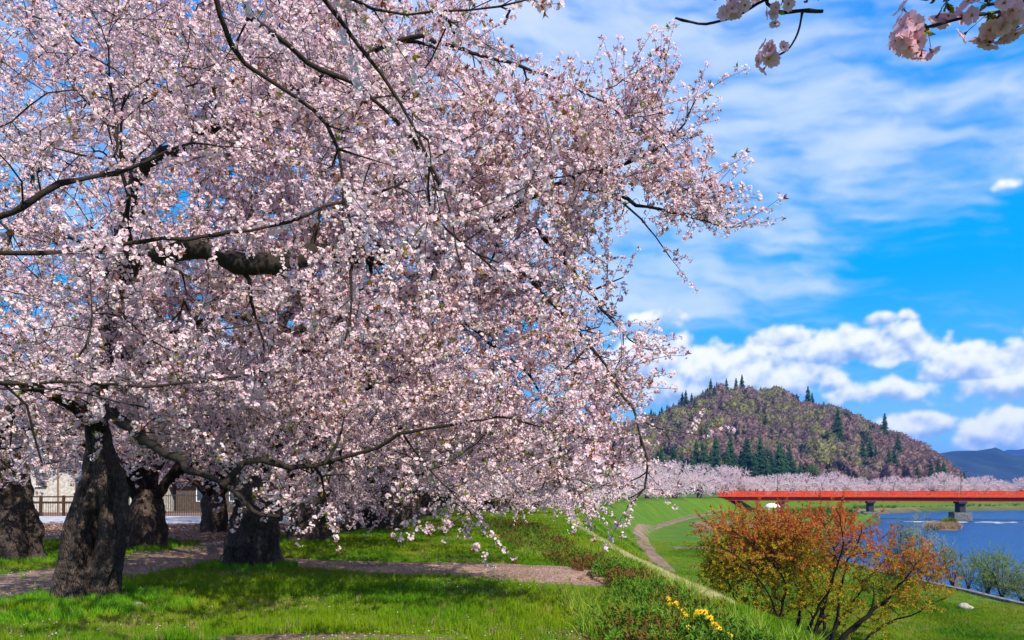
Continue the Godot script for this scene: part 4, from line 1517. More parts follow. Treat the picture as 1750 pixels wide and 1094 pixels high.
	grow(o, {"seed": 10, "rings": 56, "sides": 52, "rough": 1.4,
		"trunk": [[at(5, 968, d0), at(4, 920, d0), at(-6, 870, d0), at(-14, 815, d0), at(-10, 770, d0)], [0.86, 0.76, 0.70, 0.62, 0.4]],
		"limbs": [
			[[at(-10, 780, 17.4), at(20, 700, 17), at(120, 620, 16.6), at(260, 560, 16.4)], 0.2, 0.03],
			[[at(-10, 780, 17.4), at(-40, 640, 17.4), at(0, 450, 17.6), at(80, 260, 17.8)], 0.2, 0.03],
			[[at(-10, 780, 17.4), at(-120, 700, 17), at(-260, 600, 16.6)], 0.2, 0.03]],
		"lobes": [[at(90, 640, 17), Vector3(2.6, 1.3, 2.0)], [at(60, 420, 17.6), Vector3(3.4, 2.6, 2.4)], [at(140, 180, 18), Vector3(3.6, 2.4, 2.4)], [at(-150, 560, 17), Vector3(2.5, 2.0, 2.4)]],
		"d1": 0.35, "d2": 5.0, "sprays": sprays[1], "size": 1.25, "share": 1.0, "gaps": -0.16, "low": 1.4})

	# the tree beside the camera: only its boughs reach into view
	o = thing("cherry_tree", Vector3(-6.7, 0, -3.4), "cherry whose blossom laden boughs hang closest overhead, its trunk out of view", "cherry tree", "cherry trees along the embankment")
	var fork := Vector3(-6.6, 2.5, -3.5)
	grow(o, {"seed": 12, "clothed": 0.55, "rings": 24, "sides": 24,
		"trunk": [[Vector3(-6.7, -0.2, -3.4), Vector3(-6.7, 0.8, -3.4), Vector3(-6.65, 1.7, -3.45), fork], [0.62, 0.54, 0.5, 0.4]],
		"limbs": [
			[[fork, Vector3(-5.4, 3.0, -4.6), at(0, 431, 5.3), at(130, 427, 5.5), at(270, 410, 5.7), at(430, 395, 6.0), at(560, 352, 6.3), at(710, 312, 6.5)], 0.030, 0.010],
			[[fork, Vector3(-5.8, 2.6, -5.2), at(0, 651, 5.9), at(110, 654, 6.1), at(220, 659, 6.3), at(335, 655, 6.5), at(445, 632, 6.8)], 0.028, 0.009],
			[[fork, Vector3(-4.6, 4.6, -4.2), at(300, -130, 4.9), at(368, 5, 5.1), at(400, 85, 5.3), at(470, 152, 5.5), at(558, 205, 5.6), at(585, 300, 5.7), at(603, 430, 5.7), at(601, 520, 5.7), at(585, 582, 5.7)], 0.045, 0.009],
			[[fork, Vector3(-4.2, 5.2, -4.6), at(330, -120, 5.3), at(432, 32, 5.6), at(520, 105, 6.0), at(590, 130, 6.2), at(645, 172, 6.4), at(708, 248, 6.7), at(760, 330, 6.9)], 0.060, 0.014],
			[[fork, Vector3(-6.2, 3.8, -5.4), at(-40, 372, 6.3), at(30, 352, 6.3), at(110, 318, 6.4), at(200, 290, 6.6)], 0.055, 0.02],
			[[Vector3(-4.2, 5.2, -4.6), Vector3(-2.2, 5.0, -4.2), at(500, -60, 3.9), at(640, 12, 3.9), at(760, 22, 3.9), at(905, 2, 3.9)], 0.03, 0.004],
			[[at(500, -60, 3.9), at(600, 60, 4.0), at(680, 170, 4.1), at(740, 290, 4.15), at(770, 360, 4.15), at(780, 420, 4.15)], 0.014, 0.004]],
		"lobes": [
			[at(100, 150, 7.0), Vector3(1.5, 1.2, 1.1)], [at(360, 120, 6.8), Vector3(1.4, 1.0, 1.0)], [at(600, 130, 6.7), Vector3(1.1, 0.8, 0.9)], [at(130, 520, 7.0), Vector3(1.5, 0.7, 0.9)],
			[at(420, 520, 7.2), Vector3(1.3, 0.8, 0.9)], [at(640, 330, 6.3), Vector3(0.7, 0.8, 0.7)], [at(700, 400, 4.4), Vector3(0.34, 0.30, 0.35), 1.3], [at(730, 290, 4.2), Vector3(0.22, 0.34, 0.3), 1.6], [at(860, 400, 5.0), Vector3(0.3, 0.35, 0.4)],
			[at(720, 20, 4.1), Vector3(0.6, 0.12, 0.4), 1.6], [at(860, 8, 4.0), Vector3(0.14, 0.07, 0.2), 3.0], [at(120, 670, 7.0), Vector3(1.3, 0.38, 0.9)], [at(340, 650, 7.4), Vector3(1.0, 0.4, 0.8)], [at(-260, 300, 6), Vector3(1.6, 1.6, 1.2), 0.6], [at(90, 790, 6.6), Vector3(0.7, 0.08, 0.4), 1.5]],
		"d1": 0.7, "d2": 8.0, "sprays": sprays[0], "size": 0.95, "share": 0.85, "gaps": -0.12, "low": 1.0})
	overhead(o)


# the bough ends that hang before the sky, near enough to tell every blossom
func overhead(o: Node3D) -> void:
	var base := o.position
	rng.seed = 515
	var heads := []
	for k in 4:
		var g := Geo.new()
		flower(g, Vector3.ZERO, Vector3.UP, 0.0195, 0)
		for j in g.c.size():
			g.c[j] = g.c[j] * Color(0.86, 0.58, 0.67)  # shade of backlit blossom put into the petal colour
		var cup := Color(0.20, 0.055, 0.05)
		for j in 5:
			var a := TAU * j / 5.0
			var e := Vector3(cos(a), 0, sin(a)) * 0.0022
			var f := Vector3(cos(a + 1.257), 0, sin(a + 1.257)) * 0.0022
			g.tri(Vector3(0, -0.009, 0), e * 1.6 + Vector3(0, -0.001, 0), f * 1.6 + Vector3(0, -0.001, 0), cup)
		for j in 9:
			var a := rng.randf() * TAU
			var e := Vector3(cos(a), 1.6, sin(a)) * 0.0052
			g.tri(Vector3(0.0004, 0, 0), e, Vector3(-0.0004, 0, 0), Color(0.55, 0.40, 0.12))
		heads.append(g.mesh(m.petal))
	var main := Vector3(-4.2, 5.2, -4.6)
	for q in [
			[[main, Vector3(-2.0, 5.4, -3.4), Vector3(-0.2, 4.6, -2.5), at(1292, -160, 2.1), at(1303, -40, 2.05), at(1312, 8, 2.05), at(1335, 23, 2.05), at(1365, 18, 2.05), at(1407, 19, 2.05)], 0.035, 0.0045],
			[[at(1303, -40, 2.05), at(1306, 0, 2.05), at(1270, 22, 2.05), at(1238, 35, 2.05), at(1200, 42, 2.05), at(1154, 31, 2.05)], 0.006, 0.0028],
			[[at(1372, 17, 2.05), at(1367, 48, 2.05), at(1360, 66, 2.04), at(1348, 84, 2.03), at(1326, 97, 2.02)], 0.0036, 0.0022],
			[[Vector3(-0.2, 4.6, -2.5), Vector3(0.8, 4.2, -2.0), at(1830, -90, 1.5), at(1770, 2, 1.45), at(1722, 17, 1.45), at(1690, 22, 1.45), at(1640, 32, 1.45), at(1583, 47, 1.44)], 0.014, 0.0026],
			[[at(1770, 2, 1.45), at(1730, 0, 1.43), at(1690, 8, 1.42)], 0.006, 0.003]]:
		var curve := Curve3D.new()
		for k in q[0].size():
			var tang: Vector3 = (q[0][mini(k + 1, q[0].size() - 1)] - q[0][maxi(k - 1, 0)]) / 6.0
			curve.add_point(q[0][k] - base, -tang, tang)
		var l := curve.get_baked_length()
		var count := maxi(int(l / 0.02), 6)
		var pts := PackedVector3Array()
		var rad := PackedFloat32Array()
		for k in count + 1:
			pts.append(curve.sample_baked(l * k / count) + ball() * 0.0012)
			rad.append(lerpf(q[1], q[2], pow(float(k) / count, 0.45)) * (1.0 + (0.35 if k % 7 == 0 else 0.0) + rnd(-0.08, 0.08)))
		var g := Geo.new()
		g.tube(pts, rad, 8, Color(0.050, 0.036, 0.034))
		put("limb", g.mesh(m.branch), o)
	# boughs and blossom added above the view to shade the bough ends
	var full := [[], [], []]
	var tints := [PackedColorArray(), PackedColorArray(), PackedColorArray()]
	var boughs := Geo.new()
	for q in [[Vector3(-0.2, 4.6, -2.5), Vector3(0.6, 3.75, -1.9), Vector3(1.2, 3.6, -1.3)], [Vector3(-0.2, 4.6, -2.5), Vector3(1.2, 3.6, -1.7), Vector3(1.9, 3.3, -0.9)], [Vector3(0.8, 4.2, -2.0), Vector3(1.4, 3.3, -1.1), Vector3(1.7, 3.05, -0.5)]]:
		boughs.tube(PackedVector3Array([q[0] - base, q[1] - base, q[2] - base]), PackedFloat32Array([0.012, 0.008, 0.004]), 6, Color(0.050, 0.036, 0.034))
		for k in 34:
			var t := rnd(0.25, 1.0)
			var p: Vector3 = (q[0] as Vector3).lerp(q[1], t * 2.0) if t < 0.5 else (q[1] as Vector3).lerp(q[2], t * 2.0 - 1.0)
			var v := k % 3
			full[v].append(Transform3D(upright(ball() + Vector3(0, 0.2, 0), rng.randf() * TAU, rnd(0.7, 1.1)), p + ball() * 0.12 - base))
			tints[v].append(bloom())
	put("branches", boughs.mesh(m.branch), o, Vector3.ZERO, "stuff")
	for v in 3:
		scatter("blossoms", sprays[0][v], full[v], tints[v], o)  # the added sprays, out of view, that throw shade on the clusters
	# where each cluster sits, which way it opens, how wide and how many blossoms
	for q in [[at(1326, 97, 2.02), Vector3(-0.75, -0.15, 0.2), 0.048, 13], [at(1262, 8, 2.05), Vector3(-0.3, -0.4, 0.4), 0.042, 8], [at(1300, -6, 2.05), Vector3(-0.6, 0.2, 0.3), 0.045, 9], [at(1338, 2, 2.03), Vector3(0.2, 0.3, 0.4), 0.045, 9], [at(1378, 2, 2.04), Vector3(0.2, 0.6, 0.3), 0.04, 8], [at(1222, -2, 2.05), Vector3(-0.2, 0.6, 0.2), 0.045, 9], [at(1240, 18, 2.04), Vector3(0.1, -0.2, 0.6), 0.03, 4], [at(1330, 18, 2.04), Vector3(-0.5, -0.5, 0.2), 0.03, 4],
			[at(1582, 46, 1.44), Vector3(-0.85, -0.25, 0.1), 0.056, 12], [at(1584, 50, 1.44), Vector3(-0.4, -0.9, 0.1), 0.05, 6], [at(1596, 0, 1.44), Vector3(-0.2, 0.5, 0.2), 0.045, 8], [at(1618, 2, 1.46), Vector3(0.1, -0.7, 0.2), 0.035, 5], [at(1690, 22, 1.44), Vector3(-0.35, -0.75, 0.35), 0.055, 13], [at(1715, 17, 1.43), Vector3(0.1, -0.9, 0.3), 0.05, 11], [at(1690, 8, 1.42), Vector3(-0.5, 0.3, 0.4), 0.045, 8], [at(1752, 8, 1.44), Vector3(0.3, -0.7, 0.3), 0.05, 10], [at(1730, 0, 1.44), Vector3(0.2, 0.6, 0.2), 0.045, 8]]:
		var p: Vector3 = q[0] - base
		var dir: Vector3 = q[1].normalized()
		var r: float = q[2]
		var stems := Geo.new()
		var spots := []
		for k in int(q[3]):
			var e := (dir * 0.9 + ball() * 0.95).normalized()
			var end := p + e * r * rnd(0.75, 1.05)
			spots.append([end, e])
			stems.tube(PackedVector3Array([p, p.lerp(end, 0.5) + ball() * 0.003 + Vector3(0, 0.002, 0), end - e * 0.008]), PackedFloat32Array([0.0006, 0.0006, 0.0009]), 4, Color(0.14, 0.09, 0.03))
		for k in 7:
			leaflet(stems, p + dir * 0.004, (dir * 0.7 + ball()).normalized(), rnd(0.014, 0.034), rnd(0.007, 0.012), leaf_tone())
		for k in 6:
			leaflet(stems, p - dir * 0.004, (dir + ball()).normalized(), 0.009, 0.006, Color(0.20, 0.10, 0.03))
		var cl := put("blossom_cluster", stems.mesh(m.petal), o)
		for s in spots:
			var f := put("flower", heads[rng.randi() % 4], cl)
			f.transform = Transform3D(upright((s[1] + ball() * 0.55).normalized(), rng.randf() * TAU, rnd(0.92, 1.12)), s[0])


# ---------- the shrub on the lower bank ----------
func make_maple() -> void:
	var o := thing("maple_shrub", Vector3(9.9, ground(9.9, 24.0), -24.0), "spreading many stemmed shrub with young bronze red and yellow green leaves", "shrub")
	var limbs := []
	for q in [[[1390, 1096, 1415, 1012, 1428, 945, 1400, 885], 0.10, 0], [[1440, 1090, 1492, 1045, 1545, 995, 1570, 955], 0.12, -0.5], [[1300, 1080, 1272, 1048, 1232, 1012, 1212, 985], 0.05, 0.4], [[1410, 1070, 1385, 1000, 1335, 930, 1290, 885], 0.07, 0.6], [[1430, 1060, 1440, 985, 1465, 930, 1472, 900], 0.07, -0.6], [[1500, 1075, 1555, 1052, 1590, 1035, 1622, 1018], 0.06, 0.3], [[1330, 1075, 1342, 1000, 1300, 940, 1245, 905], 0.06, -0.8],
			[[1360, 1085, 1372, 1010, 1360, 940, 1340, 880], 0.07, 1.2], [[1420, 1085, 1470, 1010, 1512, 955, 1528, 925], 0.07, 1.3], [[1310, 1085, 1262, 1040, 1235, 960, 1222, 920], 0.05, 1.0], [[1380, 1080, 1420, 1000, 1440, 930, 1430, 872], 0.06, -1.5], [[1340, 1080, 1310, 1010, 1270, 960, 1230, 935], 0.05, -1.4]]:
		var e: float = q[2]
		var p: Array = q[0]
		limbs.append([[at(lerpf(1385, p[0], 0.6), 1122, 24 + e * 0.3), at(p[0], p[1], 24 + e * 0.6), at(p[2], p[3], 24 + e), at(p[4], p[5], 24 + e * 1.3), at(p[6], p[7], 24 + e * 1.6)], q[1], 0.012])
	var top := func(p: Vector3, base: Vector3):
		var t := clampf((p.y + 2.5) / 3.6 + (p.x - 9.9) * 0.05 + rnd(-0.22, 0.22), 0.0, 1.0)
		return Color(0.42, 0.40, 0.015).lerp(Color(0.62, 0.125, 0.05), smoothstep(0.30, 0.80, t)).lerp(Color(0.56, 0.27, 0.02), 0.22) * rnd(0.75, 1.05)
	grow(o, {"seed": 21, "clothed": 0.5, "limbs": limbs, "tone": Color(0.085, 0.062, 0.055), "leafage": "leaves",
		"lobes": [[at(1375, 930, 24), Vector3(2.3, 0.9, 2.0)], [at(1285, 915, 24), Vector3(1.5, 0.75, 1.5)], [at(1510, 965, 24), Vector3(1.3, 0.65, 1.4)], [at(1270, 990, 24), Vector3(1.5, 0.9, 1.4), 1.2], [at(1390, 1000, 24), Vector3(1.8, 0.9, 1.6), 0.9], [at(1530, 1010, 24), Vector3(1.4, 0.7, 1.3), 0.7], [at(1300, 945, 24), Vector3(2.0, 0.7, 1.6), 0.8], [at(1580, 985, 24), Vector3(0.8, 0.55, 0.8), 1.1], [at(1300, 1050, 24), Vector3(1.4, 0.5, 1.2), 0.9], [at(1240, 1010, 24), Vector3(0.9, 0.7, 1.0), 1.0], [at(1450, 1050, 24), Vector3(1.6, 0.5, 1.2), 0.6]],
		"bunch": -0.2, "d1": 1.2, "d2": 24.0, "sprays": sprays.maple, "size": 1.2, "share": 1.0, "gaps": -0.3, "low": 0.3, "rise": 0.5, "shade": top})


# ---------- plants of the bank ----------
func make_bank_plants() -> void:
	rng.seed = 606
	# bushes beyond the kerb
	for q in [[1748, 38.0, 1.5, 1.2, 0], [1712, 39.6, 1.9, 1.25, 1], [1688, 40.5, 2.15, 1.0, 1], [1655, 42.5, 1.6, 0.8, 2], [1628, 44.0, 1.8, 1.0, 0], [1600, 46.0, 2.4, 1.1, 2], [1572, 48.5, 3.3, 1.2, 2], [1540, 50.5, 2.9, 1.1, 0]]:
		var d: float = q[1]
		var x: float = (q[0] - 875.0) / FOCAL * d
		var tone: Color = [Color(0.26, 0.33, 0.13), Color(0.28, 0.38, 0.09), Color(0.40, 0.46, 0.30)][q[4]]
		var said: String = ["dull green bush", "leafy bright green bush", "wispy grey green willow bush"][q[4]] + {1748: " at the kerb's near end", 1712: " low beside the tallest leafy one", 1688: ", tallest of the leafy pair by the kerb", 1655: " in the gap of the kerbside bushes", 1628: " just right of the bronze shrub", 1600: " against the bronze shrub's right edge", 1572: " rising behind the bronze shrub", 1540: " mostly hidden behind the bronze shrub"}[q[0]]
		var o := thing("bush", Vector3(x, clampf(ground(x, d), -4.1, -3.6), -d), said, "bush", "bushes along the water's edge")
		var h: float = q[2] * 1.25
		var wide: float = q[3]
		var limbs := []
		for k in 9:
			var a := TAU * k / 9.0
			var e := Vector3(cos(a), 0, sin(a)) * wide * rnd(0.5, 0.9)
			limbs.append([[o.position, o.position + e * 0.35 + Vector3(0, h * 0.4, 0), o.position + e + Vector3(0, h * rnd(0.7, 1.0), 0)], 0.025, 0.006])
		grow(o, {"seed": 70 + int(d), "limbs": limbs, "leafage": "foliage", "lobes": [[o.position + Vector3(0, h * 0.62, 0), Vector3(wide * 0.9, h * 0.38, wide * 0.9)], [o.position + Vector3(0, h * 0.3, 0), Vector3(wide * 0.8, h * 0.25, wide * 0.8)]], "d1": 1.0, "d2": 40.0 if q[4] < 2 else 26.0, "sprays": sprays.bush, "size": 0.8, "share": 0.9, "gaps": -0.5, "rise": 0.6, "low": 0.2, "shade": func(p: Vector3, base: Vector3): return tone * rnd(0.7, 1.2)})
	# undergrowth on the embankment's shoulder
	rng.seed = 607
	var where := [[], [], []]
	var tint := [PackedColorArray(), PackedColorArray(), PackedColorArray()]
	var bounds := [[7.0, 0.9, 2.3], [8.5, 1.0, 2.35], [10.0, 1.25, 2.35], [13.0, 1.7, 2.25], [14.5, 1.5, 2.1], [17.0, 0.9, 1.95], [20.0, 0.3, 1.75], [25.0, -0.3, 1.55], [32.0, -0.9, 1.3], [39.0, -1.4, 0.6]]
	for k in 8200:
		var d := 7.0 + 32.0 * pow(rng.randf(), 1.5)
		var j := 0
		while j < bounds.size() - 2 and d > bounds[j + 1][0]:
			j += 1
		var t: float = (d - bounds[j][0]) / (bounds[j + 1][0] - bounds[j][0])
		var x := lerpf(lerpf(bounds[j][1], bounds[j + 1][1], t), lerpf(bounds[j][2], bounds[j + 1][2], t), 0.5 + 0.5 * rnd(-1, 1)) + rnd(-0.15, 0.15)
		if noise.get_noise_2d(x * 90.0, d * 60.0) < -0.22:
			continue
		var c := Color(0.155, 0.165, 0.015)
		var t2 := noise.get_noise_2d(x * 50.0 + 300.0, d * 40.0) + rnd(-0.25, 0.25)
		if t2 > 0.22 and (d > 9.5 or rng.randf() < 0.3):
			c = Color(0.19, 0.095, 0.03)
		elif t2 < -0.12 or (d < 10.5 and rng.randf() < 0.5):
			c = Color(0.095, 0.21, 0.014)
		var v := rng.randi() % 3
		where[v].append(Transform3D(upright(Vector3(rnd(-0.5, 0.5), 1, rnd(-0.5, 0.5)), rng.randf() * TAU, rnd(0.45, 1.0)), Vector3(x, ground(x, d) - 0.02, -d)))
		tint[v].append(c * rnd(0.75, 1.2))
	for v in 3:
		scatter("undergrowth", sprays.herb[v], where[v], tint[v])
	# long grass that comes up through it
	var tall := []
	var tall_tint := PackedColorArray()
	for k in 4200:
		var d := 7.2 + 20.0 * pow(rng.randf(), 1.6)
		var x := rnd(0.7, 2.7) - 0.05 * (d - 10.0)
		if noise.get_noise_2d(x * 70.0 + 50.0, d * 50.0) < 0.0 or (d > 11.5 and d < 17.5 and x < 2.0):
			continue
		tall.append(Transform3D(upright(Vector3(rnd(-0.4, 0.4), 1, rnd(-0.4, 0.4)), rng.randf() * TAU, rnd(0.7, 1.35)), Vector3(x, ground(x, d) - 0.01, -d)))
		tall_tint.append(Color(0.10, 0.29, 0.012).lerp(Color(0.30, 0.34, 0.05), rng.randf()))
	scatter("grass", grass_tuft(9, 0.07, 0.26, 0.008), tall, tall_tint)
	# daffodils
	rng.seed = 608
	var proto: Node3D = null
	var n := 0
	for q in [[1148, 1029, "topmost yellow daffodil clump on the bank's shoulder"], [1160, 1036, "second daffodil clump from the top"], [1173, 1042, "third daffodil clump from the top"], [1166, 1048, "daffodil clump just below the third one"], [1185, 1052, "daffodil clump left of the paired clumps"], [1193, 1046, "upper daffodil clump of the close pair"], [1205, 1047, "right daffodil clump of the close pair"], [1213, 1054, "daffodil clump right below the close pair"], [1222, 1060, "fourth daffodil clump from the lower end"], [1229, 1066, "third daffodil clump from the lower end"], [1236, 1071, "second daffodil clump from the lower end"], [1243, 1077, "lowest daffodil clump by the slope"], [1183, 1067, "single daffodil clump set apart towards the grass"]]:
		var py: float = q[1]
		var d := (EYE - 0.31) * FOCAL / (py - 840.0)
		var x: float = (q[0] - 875.0) / FOCAL * d
		var o: Node3D
		if proto == null:
			o = daffodils()
			proto = o
		else:
			o = copy(proto)
		tag(o, q[2], "daffodil", "daffodils on the embankment's shoulder")
		o.position = Vector3(x, ground(x, d), -d)
		o.rotation.y = rnd(0, TAU)
		o.scale = Vector3.ONE * rnd(0.62, 0.85)
		n += 1


func daffodils() -> Node3D:
	var o := thing("daffodil_clump", Vector3.ZERO, "yellow daffodil clump", "daffodil")
	var g := Geo.new()
	for k in 26:
		var a := rng.randf() * TAU
		var e := Vector3(cos(a), 0, sin(a))
		var s := Vector3(-sin(a), 0, cos(a)) * 0.006
		var h := rnd(0.2, 0.32)
		var p := e * rnd(0.0, 0.06)
		var mid := p + e * 0.03 + Vector3(0, h * 0.6, 0)
		var tip := p + e * rnd(0.06, 0.14) + Vector3(0, h, 0)
		g.quad(p - s, mid - s, mid + s, p + s, Color(0.055, 0.13, 0.03))
		g.tri(mid - s, tip, mid + s, Color(0.065, 0.15, 0.03))
	put("leaves", g.mesh(m.grass), o)
	for k in 3:
		var a := rng.randf() * TAU
		var p := Vector3(cos(a), 0, sin(a)) * rnd(0.02, 0.07) + Vector3(0, rnd(0.27, 0.36), 0)
		var dir := Vector3(rnd(-0.8, 0.8), 0.25, rnd(0.1, 1.0)).normalized()
		var f := Geo.new()
		f.tube(PackedVector3Array([Vector3(p.x * 0.4, 0, p.z * 0.4), p - Vector3(0, 0.05, 0), p]), PackedFloat32Array([0.004, 0.003, 0.003]), 4, Color(0.06, 0.14, 0.03))
		var b := upright(dir, rng.randf() * TAU)
		for j in 6:
			var t := TAU * j / 6.0
			var u := b * Vector3(cos(t), 0.15, sin(t))
			var w := b * Vector3(-sin(t), 0, cos(t)) * 0.013
			f.tri(p, p + u * 0.022 + w, p + u * 0.042, Color(0.80, 0.56, 0.02))
			f.tri(p, p + u * 0.042, p + u * 0.022 - w, Color(0.80, 0.56, 0.02))
		f.tube(PackedVector3Array([p, p + dir * 0.014, p + dir * 0.026]), PackedFloat32Array([0.008, 0.010, 0.015]), 8, Color(0.85, 0.42, 0.01))
		put("flower", f.mesh(m.grass), o)
	return o


# ---------- grass ----------
var trodden := []   # [line, half width]


func make_grass() -> void:
	rng.seed = 808
	trodden = [
		[PackedVector2Array([Vector2(-8.2, -8), Vector2(-8.5, 13), Vector2(-8.2, 18), Vector2(-8.3, 21.6), Vector2(-9.5, 25)]), 1.42],
		[PackedVector2Array([Vector2(-8.4, 18.9), Vector2(-6, 17.9), Vector2(-4, 17.0)]), 0.68], [PackedVector2Array([Vector2(-4, 17.0), Vector2(-1.6, 15.9), Vector2(0.4, 15.0), Vector2(1.6, 13.3)]), 1.3],
		[PackedVector2Array([Vector2(4.6, 16), Vector2(6.4, 26), Vector2(8.45, 38), Vector2(10.2, 52), Vector2(11.6, 66)]), 0.5], [PackedVector2Array([Vector2(14.8, 67.5), Vector2(19, 65.2)]), 1.0], [PackedVector2Array([Vector2(-3.0, 8.05), Vector2(-0.8, 8.05)]), 0.16]]
	var tufts := [grass_tuft(13, 0.06, 0.085, 0.005), grass_tuft(14, 0.07, 0.06, 0.0055), grass_tuft(12, 0.05, 0.15, 0.0065), grass_tuft(26, 0.20, 0.13, 0.012), grass_tuft(26, 0.22, 0.10, 0.013)]
	var where := [[], [], [], [], []]
	var tint := [PackedColorArray(), PackedColorArray(), PackedColorArray(), PackedColorArray(), PackedColorArray()]
	# nearest to farthest distance, how many, which tufts
	for zone in [[7.6, 12.0, 52000, 0], [12.0, 20.0, 56000, 0], [20.0, 34.0, 40000, 3], [34.0, 75.0, 46000, 3]]:
		for k in zone[2]:
			var d := sqrt(lerpf(zone[0] * zone[0], zone[1] * zone[1], rng.randf()))
			var x := rnd(-0.70, 0.70) * d
			var dl := beside(levee, x, d)
			if zone[3] == 3 and dl < -9.0 and d > 27.0:
				continue
			if d > 24.0 and x < -9.0:
				continue
			if d > 13.0 and beside(river, x, d) > -1.5:
				continue
			if d > 10.5 and absf(dl) < 0.13:
				continue
			var worn := 1.0
			for q in trodden:
				worn = minf(worn, (absf(beside(q[0], x, d)) + 0.35 * fine.get_noise_2d(x * 16.0, d * 16.0)) / q[1])
			if worn < 1.0 and rng.randf() < 0.99 - 0.12 * worn:
				continue
			var patch := noise.get_noise_2d(x * 34.0, d * 34.0)
			if (patch < -0.34 or (d < 9.3 and x < 0.0 and patch < -0.12)) and rng.randf() < 0.6:
				continue
			var v: int = zone[3] + (0 if rng.randf() < 0.6 else 1)
			if zone[3] == 0 and rng.randf() < (0.22 if patch > 0.1 else 0.05):
				v = 2
			var t := clampf(0.5 + 1.1 * noise.get_noise_2d(x * 22.0 + 60.0, d * 22.0) + rnd(-0.25, 0.25), 0.0, 1.0)
			var c := Color(0.080, 0.215, 0.005).lerp(Color(0.20, 0.29, 0.008), t)
			if rng.randf() < 0.04 + 0.5 * maxf(0.0, -patch - 0.1):
				c = Color(0.30, 0.25, 0.09)
			var s := rnd(0.7, 1.25)
			if dl > 0.4:
				s *= 0.8
			if d > 26.0 and dl > 0.0:
				var clump := noise.get_noise_2d(x * 16.0 + 70.0, d * 9.0)
				s *= 1.0 + 1.6 * maxf(clump, 0.0)
				c = c.lerp(Color(0.27, 0.30, 0.035), clampf(-clump * 1.6, 0.0, 0.7)).lerp(Color(0.06, 0.17, 0.008), clampf(clump * 1.4, 0.0, 0.6))
			where[v].append(Transform3D(upright(Vector3(rnd(-0.15, 0.15), 1, rnd(-0.15, 0.15)), rng.randf() * TAU, s), Vector3(x, ground(x, d) - 0.01, -d)))
			tint[v].append(c)
	# taller growth at the feet of the trunks
	for q in [[-6.0, 10.9, 0.75, 900], [-5.5, 16.0, 0.75, 500], [-11.4, 17.4, 1.0, 400], [-6.2, 23.4, 0.9, 300], [-10.2, 20.8, 0.8, 250], [-6.1, 9.9, 0.9, 1000], [-4.9, 10.1, 0.5, 300]]:
		for k in q[3]:
			var a := rng.randf() * TAU
			var r: float = q[2] * rnd(0.75, 1.25)
			var x: float = q[0] + cos(a) * r
			var d: float = q[1] + sin(a) * r
			where[2].append(Transform3D(upright(Vector3(rnd(-0.3, 0.3), 1, rnd(-0.3, 0.3)), rng.randf() * TAU, rnd(0.8, 1.5)), Vector3(x, ground(x, d) - 0.01, -d)))
			tint[2].append(Color(0.075, 0.26, 0.010).lerp(Color(0.15, 0.33, 0.012), rng.randf()))
	for v in 5:
		scatter("grass", tufts[v], where[v], tint[v])
	# bleached grass along the embankment's edge, dry reeds on the lower bank
	var straw := [[], []]
	var pale := [PackedColorArray(), PackedColorArray()]
	for k in 9000:
		var d := 10.5 + 36.0 * pow(rng.randf(), 1.4)
		var p := along(levee, d, 0.10 * fine.get_noise_1d(d * 20.0) + rnd(-0.11, 0.11) * (1.0 + 0.02 * d) * (1.0 + fine.get_noise_1d(d * 60.0)))
		straw[0].append(Transform3D(upright(Vector3(rnd(-0.5, 0.5), 1, rnd(-0.5, 0.5)), rng.randf() * TAU, rnd(0.9, 1.4)), Vector3(p.x, ground(p.x, p.y), -p.y)))
		pale[0].append(Color(0.58, 0.56, 0.26) * rnd(0.75, 1.15))
	for k in 5000:
		var d := rnd(92, 122)
		var x := (rnd(1190, 1335) - 875.0) / FOCAL * d
		if noise.get_noise_2d(x * 8.0, d * 5.0) < -0.1 or beside(river, x, d) > -2.0 or beside(levee, x, d) < 8.0:
			continue
		straw[1].append(Transform3D(upright(Vector3(rnd(-0.2, 0.2), 1, rnd(-0.2, 0.2)), rng.randf() * TAU, rnd(0.3, 0.75)), Vector3(x, ground(x, d), -d)))
		pale[1].append(Color(0.42, 0.31, 0.19) * rnd(0.7, 1.15))
	scatter("dry_grass", tufts[0], straw[0], pale[0])
	var reed := grass_tuft(26, 0.4, 1.1, 0.05)
	scatter("reeds", reed, straw[1], pale[1])
	# green growth on the far bank under the bridge
	var far := []
	var far_tint := PackedColorArray()
	for k in 3800:
		var d := rnd(150, 300)
		var x := (rnd(1330, 1800) - 875.0) / FOCAL * d
		var dr := beside(river, x, d)
		if dr > -2.0 or beside(levee, x, d) < 0.5:
			continue
		far.append(Transform3D(upright(Vector3(rnd(-0.2, 0.2), 1, rnd(-0.2, 0.2)), rng.randf() * TAU, rnd(0.5, 1.2) * (1.0 if noise.get_noise_2d(x * 3.0, d * 3.0) > 0.0 else 0.5)), Vector3(x, ground(x, d), -d)))
		far_tint.append(Color(0.09, 0.165, 0.012).lerp(Color(0.05, 0.10, 0.015), rng.randf()))
	scatter("grass", reed, far, far_tint)


